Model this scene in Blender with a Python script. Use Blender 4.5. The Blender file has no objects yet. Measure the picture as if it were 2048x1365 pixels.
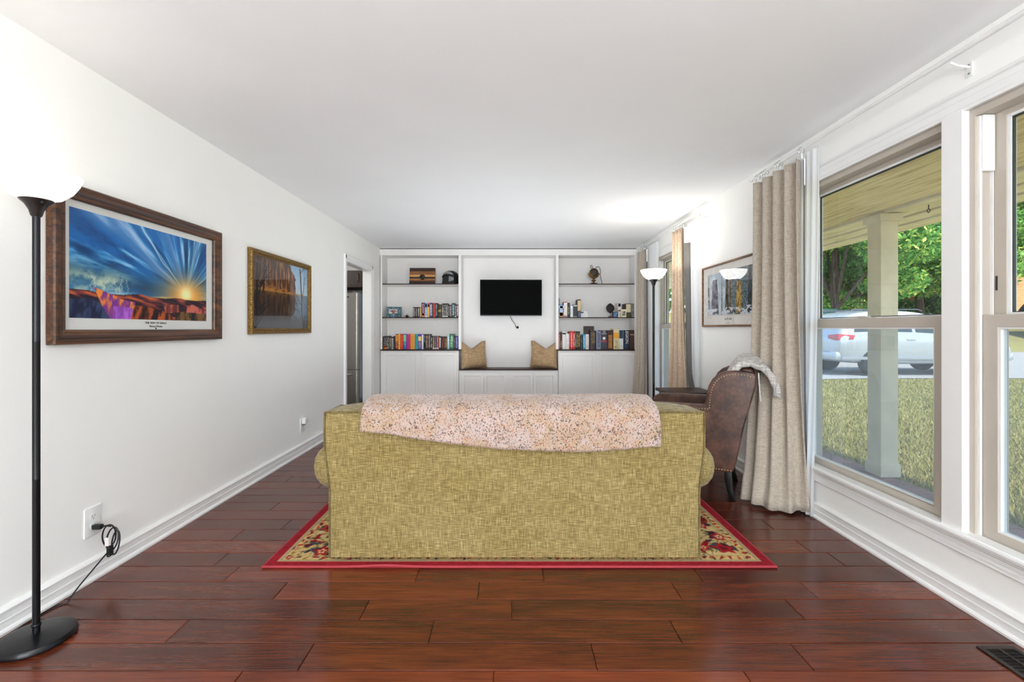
import bpy, bmesh, math, random
import numpy as np
from mathutils import Vector, Matrix

random.seed(11)
PI = math.pi
S = bpy.context.scene
C = S.collection

# ------------------------------------------------------------------ camera
# room axes: X right, Y into the room, Z up; the camera stands at the origin, eye 1.20 m
cd = bpy.data.cameras.new('camera')
cam = bpy.data.objects.new('camera', cd)
C.objects.link(cam)
cam.location = (0, 0, 1.2)
cam.rotation_euler = (PI / 2, 0, 0)
cd.sensor_width = 36
cd.lens = 910 / 2048 * 36
cd.shift_x = 5 / 2048
cd.shift_y = -24.5 / 2048
cd.clip_start = 0.05
cd.clip_end = 300
S.camera = cam

# ------------------------------------------------------------------ world, sun, added fill lights, exposure
w = bpy.data.worlds.new('sky')
S.world = w
w.use_nodes = True
nt = w.node_tree
bg = nt.nodes['Background']
sky = nt.nodes.new('ShaderNodeTexSky')
sky.sky_type = 'HOSEK_WILKIE'
sky.turbidity = 5.0
sky.ground_albedo = 0.3
sky.sun_direction = Vector((0.12, -0.55, 0.8)).normalized()
nt.links.new(sky.outputs['Color'], bg.inputs['Color'])
bg.inputs['Strength'].default_value = SKY_STRENGTH = 13.5


def lamp(name, kind, loc, rot, power, col=(1, 1, 1), size=None, spread=PI):
    d = bpy.data.lights.new(name, kind)
    d.energy = power
    d.color = col
    if kind == 'AREA':
        d.spread = spread
        d.shape = 'RECTANGLE'
        d.size, d.size_y = size
    elif kind == 'SUN':
        d.angle = math.radians(size)
    elif size:
        d.shadow_soft_size = size
    o = bpy.data.objects.new(name, d)
    o.location = loc
    o.rotation_euler = rot
    C.objects.link(o)
    return o


lamp('sun', 'SUN', (4, -20, 30), Vector((0.12, -0.55, 0.8)).to_track_quat('Z', 'Y').to_euler(), 6.0, (1, 0.95, 0.86), 1.5)
# added fill lights behind the camera, aimed at the ceiling and down the room
COOL = (0.86, 0.94, 1.0)
lamp('fill_uplight', 'AREA', (0.2, -1.7, 1.3), (PI, 0, 0), 155, COOL, (2.2, 2.4))
lamp('rear_fill', 'AREA', (0.0, -4.9, 1.5), (PI / 2, 0, 0), 240, COOL, (3.6, 2.0))
# added fill light low behind the sofa, hidden from view, aimed at the ceiling
lamp('sofa_fill', 'AREA', (0.0, 5.0, 0.25), (PI, 0, 0), 29, COOL, (1.9, 3.2), math.radians(155))
lamp('kitchen_fill', 'AREA', (-3.3, 6.0, 2.38), (0, 0, 0), 26, (1, 0.96, 0.9), (1.2, 0.6))  # unseen ceiling light added to brighten the kitchen

S.view_settings.view_transform = 'Standard'
S.view_settings.look = 'None'
S.view_settings.gamma = 1
S.view_settings.use_curve_mapping = False
S.view_settings.exposure = 0.28
S.cycles.use_denoising = True
S.cycles.max_bounces = 10
S.cycles.diffuse_bounces = 6
S.cycles.transparent_max_bounces = 16
S.cycles.caustics_reflective = False
S.cycles.caustics_refractive = False
S.cycles.sample_clamp_indirect = 6


# ------------------------------------------------------------------ colours and materials
def lin(c):
    if isinstance(c, str):
        c = [int(c[i:i + 2], 16) / 255 for i in (0, 2, 4)]
    return tuple(x / 12.92 if x <= 0.04045 else ((x + 0.055) / 1.055) ** 2.4 for x in c)


def rgba(c):
    return lin(c) + (1,)


MATS = {}


class NT:
    """small helper round a material's node tree"""
    def __init__(self, name):
        self.m = bpy.data.materials.new(name)
        self.m.use_nodes = True
        self.t = self.m.node_tree
        self.b = self.t.nodes['Principled BSDF']
        self.out = self.t.nodes['Material Output']

    def n(self, kind, **kw):
        nd = self.t.nodes.new('ShaderNode' + kind)
        for k, v in kw.items():
            if k in nd.inputs:
                nd.inputs[k].default_value = v
            else:
                setattr(nd, k, v)
        return nd

    def l(self, a, b):
        self.t.links.new(a, b)

    def pos(self, scale=(1, 1, 1), rand=0.0, obj=False):
        if obj:
            src = self.n('TexCoord').outputs['Object']
        else:
            src = self.n('NewGeometry').outputs['Position']
        mp = self.n('Mapping')
        mp.inputs['Scale'].default_value = scale
        self.l(src, mp.inputs['Vector'])
        if rand:
            oi = self.n('ObjectInfo')
            ml = self.n('Math', operation='MULTIPLY')
            ml.inputs[1].default_value = rand
            self.l(oi.outputs['Random'], ml.inputs[0])
            cb = self.n('CombineXYZ')
            for k in range(3):
                self.l(ml.outputs[0], cb.inputs[k])
            self.l(cb.outputs[0], mp.inputs['Location'])
        return mp.outputs[0]

    def noise(self, vec, scale, detail=3, rough=0.55, dist=0.0):
        nd = self.n('TexNoise')
        nd.inputs['Scale'].default_value = scale
        nd.inputs['Detail'].default_value = detail
        nd.inputs['Roughness'].default_value = rough
        nd.inputs['Distortion'].default_value = dist
        self.l(vec, nd.inputs['Vector'])
        return nd.outputs['Fac']

    def ramp(self, fac, stops):
        r = self.n('ValToRGB')
        el = r.color_ramp.elements
        while len(el) < len(stops):
            el.new(0.5)
        for e, (p, c) in zip(el, stops):
            e.position = p
            e.color = rgba(c)
        self.l(fac, r.inputs[0])
        return r.outputs[0]

    def mix(self, fac, a, b, mode='MIX'):
        x = self.n('MixRGB', blend_type=mode)
        for s, v in ((0, fac), (1, a), (2, b)):
            if isinstance(v, (int, float)):
                x.inputs[s].default_value = v
            elif isinstance(v, (str, tuple)):
                x.inputs[s].default_value = rgba(v)
            else:
                self.l(v, x.inputs[s])
        return x.outputs[0]

    def base(self, col):
        self.l(col, self.b.inputs['Base Color'])

    def bump(self, fac, strength, dist=0.002):
        bp = self.n('Bump')
        bp.inputs['Strength'].default_value = strength
        bp.inputs['Distance'].default_value = dist
        self.l(fac, bp.inputs['Height'])
        self.l(bp.outputs[0], self.b.inputs['Normal'])

    def set(self, rough=0.5, metal=0.0, spec=0.5, coat=0.0):
        self.b.inputs['Roughness'].default_value = rough
        self.b.inputs['Metallic'].default_value = metal
        self.b.inputs['Specular IOR Level'].default_value = spec
        self.b.inputs['Coat Weight'].default_value = coat
        return self


def plain(name, col, rough=0.5, metal=0.0, spec=0.5, coat=0.0, var=0.06, vs=8.0, bump=0.0):
    """one colour with slight procedural unevenness"""
    key = (name, str(col), rough, metal, spec, coat, var, vs, bump)
    if key in MATS:
        return MATS[key]
    t = NT(name).set(rough, metal, spec, coat)
    c = lin(col)
    f = t.noise(t.pos(), vs, 4)
    r = t.n('ValToRGB')
    e = r.color_ramp.elements
    e[0].position, e[1].position = 0.3, 0.7
    e[0].color = tuple(max(0, x * (1 - var)) for x in c) + (1,)
    e[1].color = tuple(min(1, x * (1 + var)) for x in c) + (1,)
    t.l(f, r.inputs[0])
    t.base(r.outputs[0])
    if bump:
        t.bump(t.noise(t.pos(), 180, 3), bump, 0.001)
    MATS[key] = t.m
    return t.m


def two_dir(name, dark, mid, light, fx, rough=0.9, axis='xz', bump=0.25, mottle=None):
    """woven cloth: long threads in two directions, colours from dark to light"""
    t = NT(name).set(rough, 0, 0.25)
    a, b = {'xz': ((1, .08, .06), (.06, .08, 1)), 'xy': ((1, .06, .08), (.06, 1, .08)), 'yz': ((.08, 1, .06), (.08, .06, 1)),
            'all': ((1, 1, .05), (.07, .07, 1))}[axis]
    n1 = t.noise(t.pos(a, obj=False), fx, 2, .5)
    n2 = t.noise(t.pos(b, obj=False), fx, 2, .5)
    ad = t.n('Math', operation='ADD')
    t.l(n1, ad.inputs[0])
    t.l(n2, ad.inputs[1])
    hf = t.n('Math', operation='MULTIPLY')
    hf.inputs[1].default_value = .5
    t.l(ad.outputs[0], hf.inputs[0])
    col = t.ramp(hf.outputs[0], [(.36, dark), (.5, mid), (.63, light)])
    if mottle:
        col = t.mix(.35, col, t.ramp(t.noise(t.pos(), 3.0, 3), [(.35, mottle[0]), (.65, mottle[1])]), 'MIX')
    t.base(col)
    t.bump(hf.outputs[0], bump, 0.003)
    t.b.inputs['Sheen Weight'].default_value = .15
    return t.m


def wood(name, dark, mid, light, stretch=(1, 14, 14), scale=3.0, rough=0.4, spec=.5, rand=20.0, coat=0.0):
    t = NT(name).set(rough, 0, spec, coat)
    p = t.pos(stretch, rand)
    f = t.noise(p, scale, 5, .6, .8)
    t.base(t.ramp(f, [(.32, dark), (.5, mid), (.68, light)]))
    t.bump(f, .08, .001)
    return t.m


def painted(name, rough=.6, spec=.3):
    """print held in a colour attribute of the mesh"""
    t = NT(name).set(rough, 0, spec)
    a = t.n('Attribute', attribute_name='Col')
    t.base(a.outputs['Color'])
    return t.m


def glass(name, tint=(1, 1, 1), haze=0.0, hazecol=(.8, .85, .9), refl=1.0, rough=0.0):
    t = NT(name)
    t.t.nodes.remove(t.b)
    tr = t.n('BsdfTransparent')
    tr.inputs[0].default_value = tuple(tint) + (1,)
    gl = t.n('BsdfGlossy')
    gl.inputs['Roughness'].default_value = rough
    fr = t.n('Fresnel', IOR=1.5)
    # the far face of the sheet adds no second mirror image
    bf = t.n('NewGeometry')
    sb = t.n('Math', operation='SUBTRACT')
    sb.inputs[0].default_value = refl
    t.l(bf.outputs['Backfacing'], sb.inputs[1])
    sb.use_clamp = True
    ml = t.n('Math', operation='MULTIPLY')
    t.l(sb.outputs[0], ml.inputs[1])
    t.l(fr.outputs[0], ml.inputs[0])
    mx = t.n('MixShader')
    t.l(ml.outputs[0], mx.inputs[0])
    src = tr.outputs[0]
    if haze:
        df = t.n('BsdfDiffuse')
        df.inputs[0].default_value = tuple(hazecol) + (1,)
        tl = t.n('BsdfTranslucent')
        tl.inputs[0].default_value = tuple(hazecol) + (1,)
        m3 = t.n('MixShader')
        m3.inputs[0].default_value = .5
        t.l(df.outputs[0], m3.inputs[1])
        t.l(tl.outputs[0], m3.inputs[2])
        m2 = t.n('MixShader')
        r = t.n('MapRange')
        r.inputs['To Min'].default_value = haze * .6
        r.inputs['To Max'].default_value = haze * 1.4
        t.l(t.noise(t.pos((1, 1, .35)), 3.0, 4), r.inputs[0])
        t.l(r.outputs[0], m2.inputs[0])
        t.l(tr.outputs[0], m2.inputs[1])
        t.l(m3.outputs[0], m2.inputs[2])
        src = m2.outputs[0]
    t.l(src, mx.inputs[1])
    t.l(gl.outputs[0], mx.inputs[2])
    t.l(mx.outputs[0], t.out.inputs[0])
    return t.m


# ------------------------------------------------------------------ meshes
class MB:
    """collects shapes and links them as ONE mesh object"""
    def __init__(self):
        self.v, self.f, self.mi = [], [], []

    def add(self, vs, fs, mi=0):
        k = len(self.v)
        self.v += [tuple(p) for p in vs]
        self.f += [tuple(i + k for i in f) for f in fs]
        self.mi += [mi] * len(fs)
        return self

    def box(self, x0, x1, y0, y1, z0, z1, mi=0):
        vs = [(x, y, z) for z in (z0, z1) for y in (y0, y1) for x in (x0, x1)]
        return self.add(vs, [(0, 2, 3, 1), (4, 5, 7, 6), (0, 1, 5, 4), (2, 6, 7, 3), (0, 4, 6, 2), (1, 3, 7, 5)], mi)

    def prism(self, prof, axis, a, b, mi=0):
        """closed 2D outline swept along an axis; outline in the other two axes in order"""
        def P(p, t):
            return {'x': (t, p[0], p[1]), 'y': (p[0], t, p[1]), 'z': (p[0], p[1], t)}[axis]
        n = len(prof)
        vs = [P(p, a) for p in prof] + [P(p, b) for p in prof]
        fs = [(i, (i + 1) % n, n + (i + 1) % n, n + i) for i in range(n)]
        fs += [tuple(range(n))[::-1], tuple(range(n, 2 * n))]
        return self.add(vs, fs, mi)

    def lathe(self, prof, c=(0, 0, 0), n=32, caps=True, axis='z', mi=0, sx=1.0, sy=1.0):
        vs, fs = [], []
        for r, h in prof:
            for i in range(n):
                a = 2 * PI * i / n
                p = (r * math.cos(a) * sx, r * math.sin(a) * sy, h)
                if axis == 'x':
                    p = (p[2], p[0], p[1])
                elif axis == 'y':
                    p = (p[0], p[2], p[1])
                vs.append((p[0] + c[0], p[1] + c[1], p[2] + c[2]))
        for j in range(len(prof) - 1):
            for i in range(n):
                k = (i + 1) % n
                fs.append((j * n + i, j * n + k, (j + 1) * n + k, (j + 1) * n + i))
        if caps:
            if prof[0][0] > 1e-6:
                fs.append(tuple(range(n))[::-1])
            if prof[-1][0] > 1e-6:
                fs.append(tuple(range((len(prof) - 1) * n, len(prof) * n)))
        return self.add(vs, fs, mi)

    def tube(self, pts, r, n=8, closed=False, mi=0):
        pts = [Vector(p) for p in pts]
        m = len(pts)
        rs = r if isinstance(r, (list, tuple)) else [r] * m
        vs, fs = [], []
        up = Vector((0, 0, 1))
        prev = None
        for i, p in enumerate(pts):
            a = pts[(i - 1) % m] if (closed or i > 0) else p
            b = pts[(i + 1) % m] if (closed or i < m - 1) else p
            d = (b - a)
            d = d.normalized() if d.length > 1e-9 else Vector((0, 0, 1))
            if prev is None:
                u = d.cross(up if abs(d.z) < .9 else Vector((1, 0, 0))).normalized()
            else:
                u = (prev - d * prev.dot(d)).normalized()
            prev = u
            q = d.cross(u)
            for k in range(n):
                t = 2 * PI * k / n
                vs.append(p + (u * math.cos(t) + q * math.sin(t)) * rs[i])
        for i in range(m if closed else m - 1):
            j = (i + 1) % m
            for k in range(n):
                l = (k + 1) % n
                fs.append((i * n + k, i * n + l, j * n + l, j * n + k))
        if not closed:
            fs += [tuple(range(n))[::-1], tuple(range((m - 1) * n, m * n))]
        return self.add(vs, fs, mi)

    def grid(self, fn, nu, nv, closed_u=False, mi=0):
        vs = [fn(i / nu, j / nv) for j in range(nv + 1) for i in range(nu + 1)]
        W = nu + 1
        fs = [(j * W + i, j * W + i + 1, (j + 1) * W + i + 1, (j + 1) * W + i) for j in range(nv) for i in range(nu)]
        return self.add(vs, fs, mi)

    def sphere(self, c, r, n=16, m=10, sc=(1, 1, 1), mi=0):
        prof = []
        vs, fs = [], []
        for j in range(m + 1):
            a = PI * j / m
            for i in range(n):
                b = 2 * PI * i / n
                vs.append((c[0] + r * sc[0] * math.sin(a) * math.cos(b), c[1] + r * sc[1] * math.sin(a) * math.sin(b), c[2] - r * sc[2] * math.cos(a)))
        for j in range(m):
            for i in range(n):
                k = (i + 1) % n
                fs.append((j * n + i, j * n + k, (j + 1) * n + k, (j + 1) * n + i))
        return self.add(vs, fs, mi)

    def mesh(self, name, off=(0, 0, 0), bevel=0.0, smooth=True, seg=2):
        me = bpy.data.meshes.new(name)
        me.from_pydata([(x - off[0], y - off[1], z - off[2]) for x, y, z in self.v], [], self.f)
        bm = bmesh.new()
        bm.from_mesh(me)
        bmesh.ops.remove_doubles(bm, verts=bm.verts, dist=1e-6)
        bmesh.ops.recalc_face_normals(bm, faces=bm.faces)
        if bevel:
            es = [e for e in bm.edges if len(e.link_faces) == 2 and e.calc_face_angle(0) > .6]
            bmesh.ops.bevel(bm, geom=es, offset=bevel, segments=seg, affect='EDGES', profile=.6, clamp_overlap=True)
        for f in bm.faces:
            f.smooth = smooth
        if smooth:
            for e in bm.edges:
                if len(e.link_faces) == 2 and e.calc_face_angle(0) > .65:
                    e.smooth = False
        bm.to_mesh(me)
        bm.free()
        return me

    def build(self, name, mat, parent=None, bevel=0.0, smooth=True, local=False, seg=2):
        off = (0, 0, 0)
        if parent and not local:
            off = offset_of(parent)
        return link(name, self.mesh(name, off, bevel, smooth, seg), mat, parent)


def offset_of(p):
    o = Vector((0, 0, 0))
    while p:
        o = o + p.location
        p = p.parent
    return o


def link(name, me, mat, parent=None):
    for m in (mat if isinstance(mat, (list, tuple)) else [mat]):
        if len(me.materials) < 8 and (m.name not in [x.name for x in me.materials if x]):
            me.materials.append(m)
    o = bpy.data.objects.new(name, me)
    C.objects.link(o)
    if parent:
        o.parent = parent
    return o


def tag(o, label=None, cat=None, group=None, kind=None):
    for k, v in (('label', label), ('category', cat), ('group', group), ('kind', kind)):
        if v:
            o[k] = v
    return o


def thing(name, label, cat, loc=(0, 0, 0), rot=(0, 0, 0), group=None):
    o = bpy.data.objects.new(name, None)
    o.empty_display_size = .05
    C.objects.link(o)
    o.location = loc
    o.rotation_euler = rot
    return tag(o, label, cat, group)


def setting(name, loc=(0, 0, 0)):
    o = bpy.data.objects.new(name, None)
    o.empty_display_size = .05
    C.objects.link(o)
    o.location = loc
    o['kind'] = 'structure'
    return o


def struct(mb, name, mat, bevel=0.0, smooth=False):
    o = mb.build(name, mat, None, bevel, smooth)
    o['kind'] = 'structure'
    return o


def grid_print(name, P, U, V, cols, mat, parent):
    """flat print: a grid from P along U and V, one colour per grid point (rows from the bottom)"""
    h, wd = cols.shape[:2]
    off = offset_of(parent) if parent else Vector((0, 0, 0))
    P, U, V = Vector(P) - off, Vector(U), Vector(V)
    u = np.linspace(0, 1, wd)
    v = np.linspace(0, 1, h)
    uu, vv = np.meshgrid(u, v)
    co = np.array(P)[None, None] + uu[..., None] * np.array(U) + vv[..., None] * np.array(V)
    idx = np.arange(h * wd).reshape(h, wd)
    q = np.stack([idx[:-1, :-1], idx[:-1, 1:], idx[1:, 1:], idx[1:, :-1]], -1).reshape(-1, 4)
    me = bpy.data.meshes.new(name)
    me.vertices.add(h * wd)
    me.vertices.foreach_set('co', co.reshape(-1).astype(np.float32))
    me.loops.add(q.size)
    me.loops.foreach_set('vertex_index', q.reshape(-1).astype(np.int32))
    me.polygons.add(len(q))
    me.polygons.foreach_set('loop_start', (np.arange(len(q)) * 4).astype(np.int32))
    me.update(calc_edges=True)
    at = me.color_attributes.new('Col', 'FLOAT_COLOR', 'POINT')
    rg = np.ones((h * wd, 4), np.float32)
    c = np.clip(cols.reshape(-1, 3), 0, 1)
    rg[:, :3] = np.where(c <= .04045, c / 12.92, ((c + .055) / 1.055) ** 2.4)
    at.data.foreach_set('color', rg.reshape(-1))
    return link(name, me, mat, parent)


RS = np.random.RandomState(5)


VT = {}


def vnoise(x, y, seed=0):
    if seed not in VT:
        VT[seed] = np.random.RandomState(seed).rand(256, 256)
    T = VT[seed]
    xi, yi = np.floor(x).astype(int), np.floor(y).astype(int)
    fx, fy = x - xi, y - yi
    fx, fy = fx * fx * (3 - 2 * fx), fy * fy * (3 - 2 * fy)
    a, b = T[yi % 256, xi % 256], T[yi % 256, (xi + 1) % 256]
    c, d = T[(yi + 1) % 256, xi % 256], T[(yi + 1) % 256, (xi + 1) % 256]
    return (a * (1 - fx) + b * fx) * (1 - fy) + (c * (1 - fx) + d * fx) * fy


def fbm(x, y, seed=0, o=5):
    s, a, t = 0, .5, 0
    for k in range(o):
        s = s + a * vnoise(x * 2 ** k, y * 2 ** k, seed + k)
        t += a
        a *= .55
    return s / t


def hexc(h):
    return np.array([int(h[i:i + 2], 16) / 255 for i in (0, 2, 4)])


def blend(img, mask, col):
    if isinstance(col, str):
        col = hexc(col)
    return img * (1 - mask[..., None]) + col * mask[..., None]


def sstep(a, b, x):
    t = np.clip((x - a) / (b - a), 0, 1)
    return t * t * (3 - 2 * t)


def text(body, name, size, loc, rot, mat, parent, align='CENTER', ext=.0004):
    c = bpy.data.curves.new(name, 'FONT')
    c.body = body
    c.size = size
    c.align_x = align
    c.align_y = 'CENTER'
    c.extrude = ext
    c.resolution_u = 3
    c.materials.append(mat)
    o = bpy.data.objects.new(name, c)
    C.objects.link(o)
    bpy.context.view_layer.update()
    me = bpy.data.meshes.new_from_object(o.evaluated_get(bpy.context.evaluated_depsgraph_get()))
    bpy.data.objects.remove(o)
    bpy.data.curves.remove(c)
    me.name = name
    o = link(name, me, mat)
    if parent:
        o.parent = parent
        loc = Vector(loc) - offset_of(parent)
    o.location = loc
    o.rotation_euler = rot
    return o


# shared materials
WHITE_WALL = plain('wall_paint', 'f5f4f0', .6, 0, .25, 0, .012, 1.5, .03)
CEIL = plain('ceiling_paint', 'f0f0f0', .85, 0, .1, 0, .012, 2, .12)
TRIMW = plain('white_trim_paint', 'ecebe9', .35, 0, .4, 0, .015, 5)
SHELFW = plain('white_cabinet_paint', 'eeebe8', .4, 0, .35, 0, .02, 3)
ALMOND = plain('almond_vinyl', 'bbb2a6', .4, 0, .4, 0, .03, 6)
BLACKM = plain('black_lamp_metal', '0c0d10', .28, 0, .28, .08, .1)
BLACKP = plain('black_plastic', '121214', .4, 0, .4)
WHITEP = plain('white_plastic', 'e8e8e6', .35, 0, .45)
DARKWOOD = wood('dark_stained_shelf', '1a0c08', '2c140e', '401e13', (1, 12, 12), 3, .42, .25)
BRASS = plain('aged_brass', '8a6a38', .35, .9, .5, 0, .25, 30)
STEEL = plain('bright_metal', 'b8b8b8', .25, 1.0)
# ================================================================== ROOM SHELL
XL, XR, ZC, YB, YF = -2.0, 1.955, 2.44, 7.335, -5.2
WO = 2.11      # outer face of the window wall
D0, D1, DZ = 5.566, 6.57, 2.045            # kitchen doorway
WINS = [(0.87, 1.947), (2.03, 3.09), (4.97, 6.03)]
WZ0, WZ1 = 0.30, 2.135

m = MB()
m.box(-2.11, XL, YF, D0, 0, ZC).box(-2.11, XL, D1, YB, 0, ZC).box(-2.11, XL, D0, D1, DZ, ZC)
struct(m, 'wall_left', WHITE_WALL)
m = MB()
ys = [YF] + [a for p in WINS for a in p] + [YB]
for i in range(0, len(ys), 2):
    m.box(XR, WO, ys[i], ys[i + 1], 0, ZC)
for a, b in WINS:
    m.box(XR, WO, a, b, 0, WZ0).box(XR, WO, a, b, WZ1, ZC)
struct(m, 'wall_right', WHITE_WALL)
struct(MB().box(-2.11, WO, YB, YB + .1, 0, ZC), 'wall_back', SHELFW)
struct(MB().box(-2.11, WO, YF - .1, YF, 0, ZC), 'wall_front', WHITE_WALL)
struct(MB().box(-2.11, WO, YF - .1, YB + .1, ZC, ZC + .1), 'ceiling', CEIL)

# ------------------------------------------------------------------ plank floor
FLOORM = NT('plank_floor').set(.24, 0, .42, .22)
t = FLOORM
oi = t.n('ObjectInfo')
g1 = t.noise(t.pos((1.0, 7, 1), 40), 1.5, 5, .6, .7)
g2 = t.noise(t.pos((2.2, 70, 1), 40), 2.4, 3, .55, .15)
g3 = t.noise(t.pos((2.5, 9, 1), 25), 1.5, 3, .6, .2)
tone = t.ramp(oi.outputs['Random'], [(0, '2a0c09'), (.25, '3c130d'), (.5, '511c10'), (.72, '6b2a16'), (.88, '82381d'), (1, '48180f')])
c = t.mix(.45, tone, t.ramp(g1, [(.32, '2a0d08'), (.5, '582414'), (.68, '823f20')]))
c = t.mix(.22, c, t.ramp(g2, [(.36, '200806'), (.62, '874324')]))
c = t.mix(t.ramp(g3, [(.58, '000000'), (.76, '707070')]), c, '1e0806')
t.base(c)
rr = t.n('MapRange')
rr.inputs['To Min'].default_value, rr.inputs['To Max'].default_value = .17, .28
t.l(t.noise(t.pos(), 5, 3), rr.inputs[0])
t.l(rr.outputs[0], t.b.inputs['Roughness'])
t.b.inputs['Coat Roughness'].default_value = .2
t.bump(g2, .10, .0006)
FLOORM = t.m

floor = MB().box(-5.2, 2.11, YF, YB + .6, -.05, -.0135).build('floor', plain('subfloor', '1c0f0b', .8), None, smooth=False)
floor['kind'] = 'structure'


def plank_shape(mb, x0, x1, y0, y1):
    b, h, g = .0026, .0125, .0011
    x0, x1, y0, y1 = x0 + g, x1 - g, y0 + g, y1 - g
    vs = [(x0, y0, -h), (x1, y0, -h), (x1, y1, -h), (x0, y1, -h), (x0, y0, -b * .7), (x1, y0, -b * .7), (x1, y1, -b * .7), (x0, y1, -b * .7),
          (x0 + b, y0 + b, 0), (x1 - b, y0 + b, 0), (x1 - b, y1 - b, 0), (x0 + b, y1 - b, 0)]
    fs = [(4, 5, 9, 8), (5, 6, 10, 9), (6, 7, 11, 10), (7, 4, 8, 11), (8, 9, 10, 11), (0, 1, 5, 4), (1, 2, 6, 5), (2, 3, 7, 6), (3, 0, 4, 7)]
    mb.add(vs, fs)


PW = .1403
FX0, FX1 = -1.995, 1.95
# end joints of the rows nearest the camera, as they lie in the room (metres from the camera axis)
JOINTS = {0: [-.935, -.055, .82], 1: [-.745, .31, 1.07], 2: [-1.32, -.31, .66], 3: [-.62, .01, 1.22], 4: [-1.05, -.142, .765, 1.375], 5: [-1.36, -.45, .164, .92],
          6: [-1.5, -.62, .4, 1.13, 1.7], 7: [-1.1, .2, 1.62]}
rp = random.Random(3)
row = 0
y = 1.5965 - PW
while y < YB - .01:
    y1 = min(y + PW, YB)
    if row in JOINTS:
        xs = list(JOINTS[row])
    else:
        xs, x = [], FX0 + rp.uniform(.2, 1.1)
        while x < FX1 - .25:
            xs.append(x)
            x += rp.choice([.55, .75, .9, 1.05, 1.2, 1.2])
    xs = [FX0] + xs + [FX1]
    for a, b in zip(xs[:-1], xs[1:]):
        mb = MB()
        plank_shape(mb, a, b, y, y1)
        me = bpy.data.meshes.new('plank')
        me.from_pydata(mb.v, [], mb.f)
        link('plank', me, FLOORM, floor)
    y += PW
    row += 1
mb = MB()
y = 1.5965 - PW
while y > YF + .02:
    y0 = max(y - PW, YF)
    x = FX0
    while x < FX1 - .01:
        b = min(x + rp.uniform(.6, 1.2), FX1)
        plank_shape(mb, x, b, y0, y)
        x = b
    y -= PW
me = bpy.data.meshes.new('plank')
me.from_pydata(mb.v, [], mb.f)
o = link('planks_behind_view', me, FLOORM, floor)
o['kind'] = 'stuff'

# ------------------------------------------------------------------ baseboards
def base_profile(s):
    pr = [(0, 0), (.026, 0), (.027, .010), (.022, .018), (.0165, .021), (.0165, .046), (.019, .048), (.019, .054), (.0165, .056), (.0165, .082), (.021, .085), (.022, .092), (.016, .098), (.006, .104), (0, .104)]
    return [(s[0] + s[1] * a, z) for a, z in pr]


m = MB()
m.prism(base_profile((XL, 1)), 'y', YF, D0 - .08).prism(base_profile((XL, 1)), 'y', D1 + .08, 7.0)
struct(m, 'baseboard_left', TRIMW, smooth=False)
struct(MB().prism(base_profile((XR, -1)), 'y', YF, 7.0), 'baseboard_right', TRIMW)

# ------------------------------------------------------------------ kitchen doorway
door = setting('door_1', (XL, D0, 0))
m = MB()
m.box(-2.115, -1.995, D0 - .002, D0 + .018, 0, DZ).box(-2.115, -1.995, D1 - .018, D1 + .002, 0, DZ).box(-2.115, -1.995, D0, D1, DZ - .018, DZ + .002)
m.build('jamb', TRIMW, door, .002, False)
cas = [(0, .0), (.009, .0), (.012, .006), (.012, .02), (.016, .024), (.016, .06), (.021, .066), (.021, .076), (.0, .08)]
for nm, seg in (('near', 0), ('far', 1), ('head', 2)):
    m = MB()
    if seg == 0:
        m.prism([(XL + a, D0 + .006 - b) for a, b in cas], 'z', 0, DZ + .07)
    elif seg == 1:
        m.prism([(XL + a, D1 - .006 + b) for a, b in cas], 'z', 0, DZ + .07)
    else:
        m.prism([(XL + a, DZ - .006 + b) for a, b in cas], 'y', D0 - .07, D1 + .07)
    m.build('casing', TRIMW, door, 0, False)

# ------------------------------------------------------------------ windows
GLASS_UP = glass('clear_pane', (.97, .985, .98))
GLASS_LO = glass('hazy_pane', (.84, .87, .88), .14, (.58, .64, .70))
GASKET = plain('dark_gasket', '2c302c', .6)


def rails(mb, xa, xb, y0, y1, z0, z1, st, top, bot):
    """four mitred members of a sash"""
    o = [(y0, z0), (y1, z0), (y1, z1), (y0, z1)]
    i = [(y0 + st, z0 + bot), (y1 - st, z0 + bot), (y1 - st, z1 - top), (y0 + st, z1 - top)]
    for k in range(4):
        l = (k + 1) % 4
        q = [o[k], o[l], i[l], i[k]]
        mb.add([(xa, a, b) for a, b in q] + [(xb, a, b) for a, b in q], [(0, 1, 2, 3), (7, 6, 5, 4), (0, 4, 5, 1), (1, 5, 6, 2), (2, 6, 7, 3), (3, 7, 4, 0)])
    return i


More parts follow.
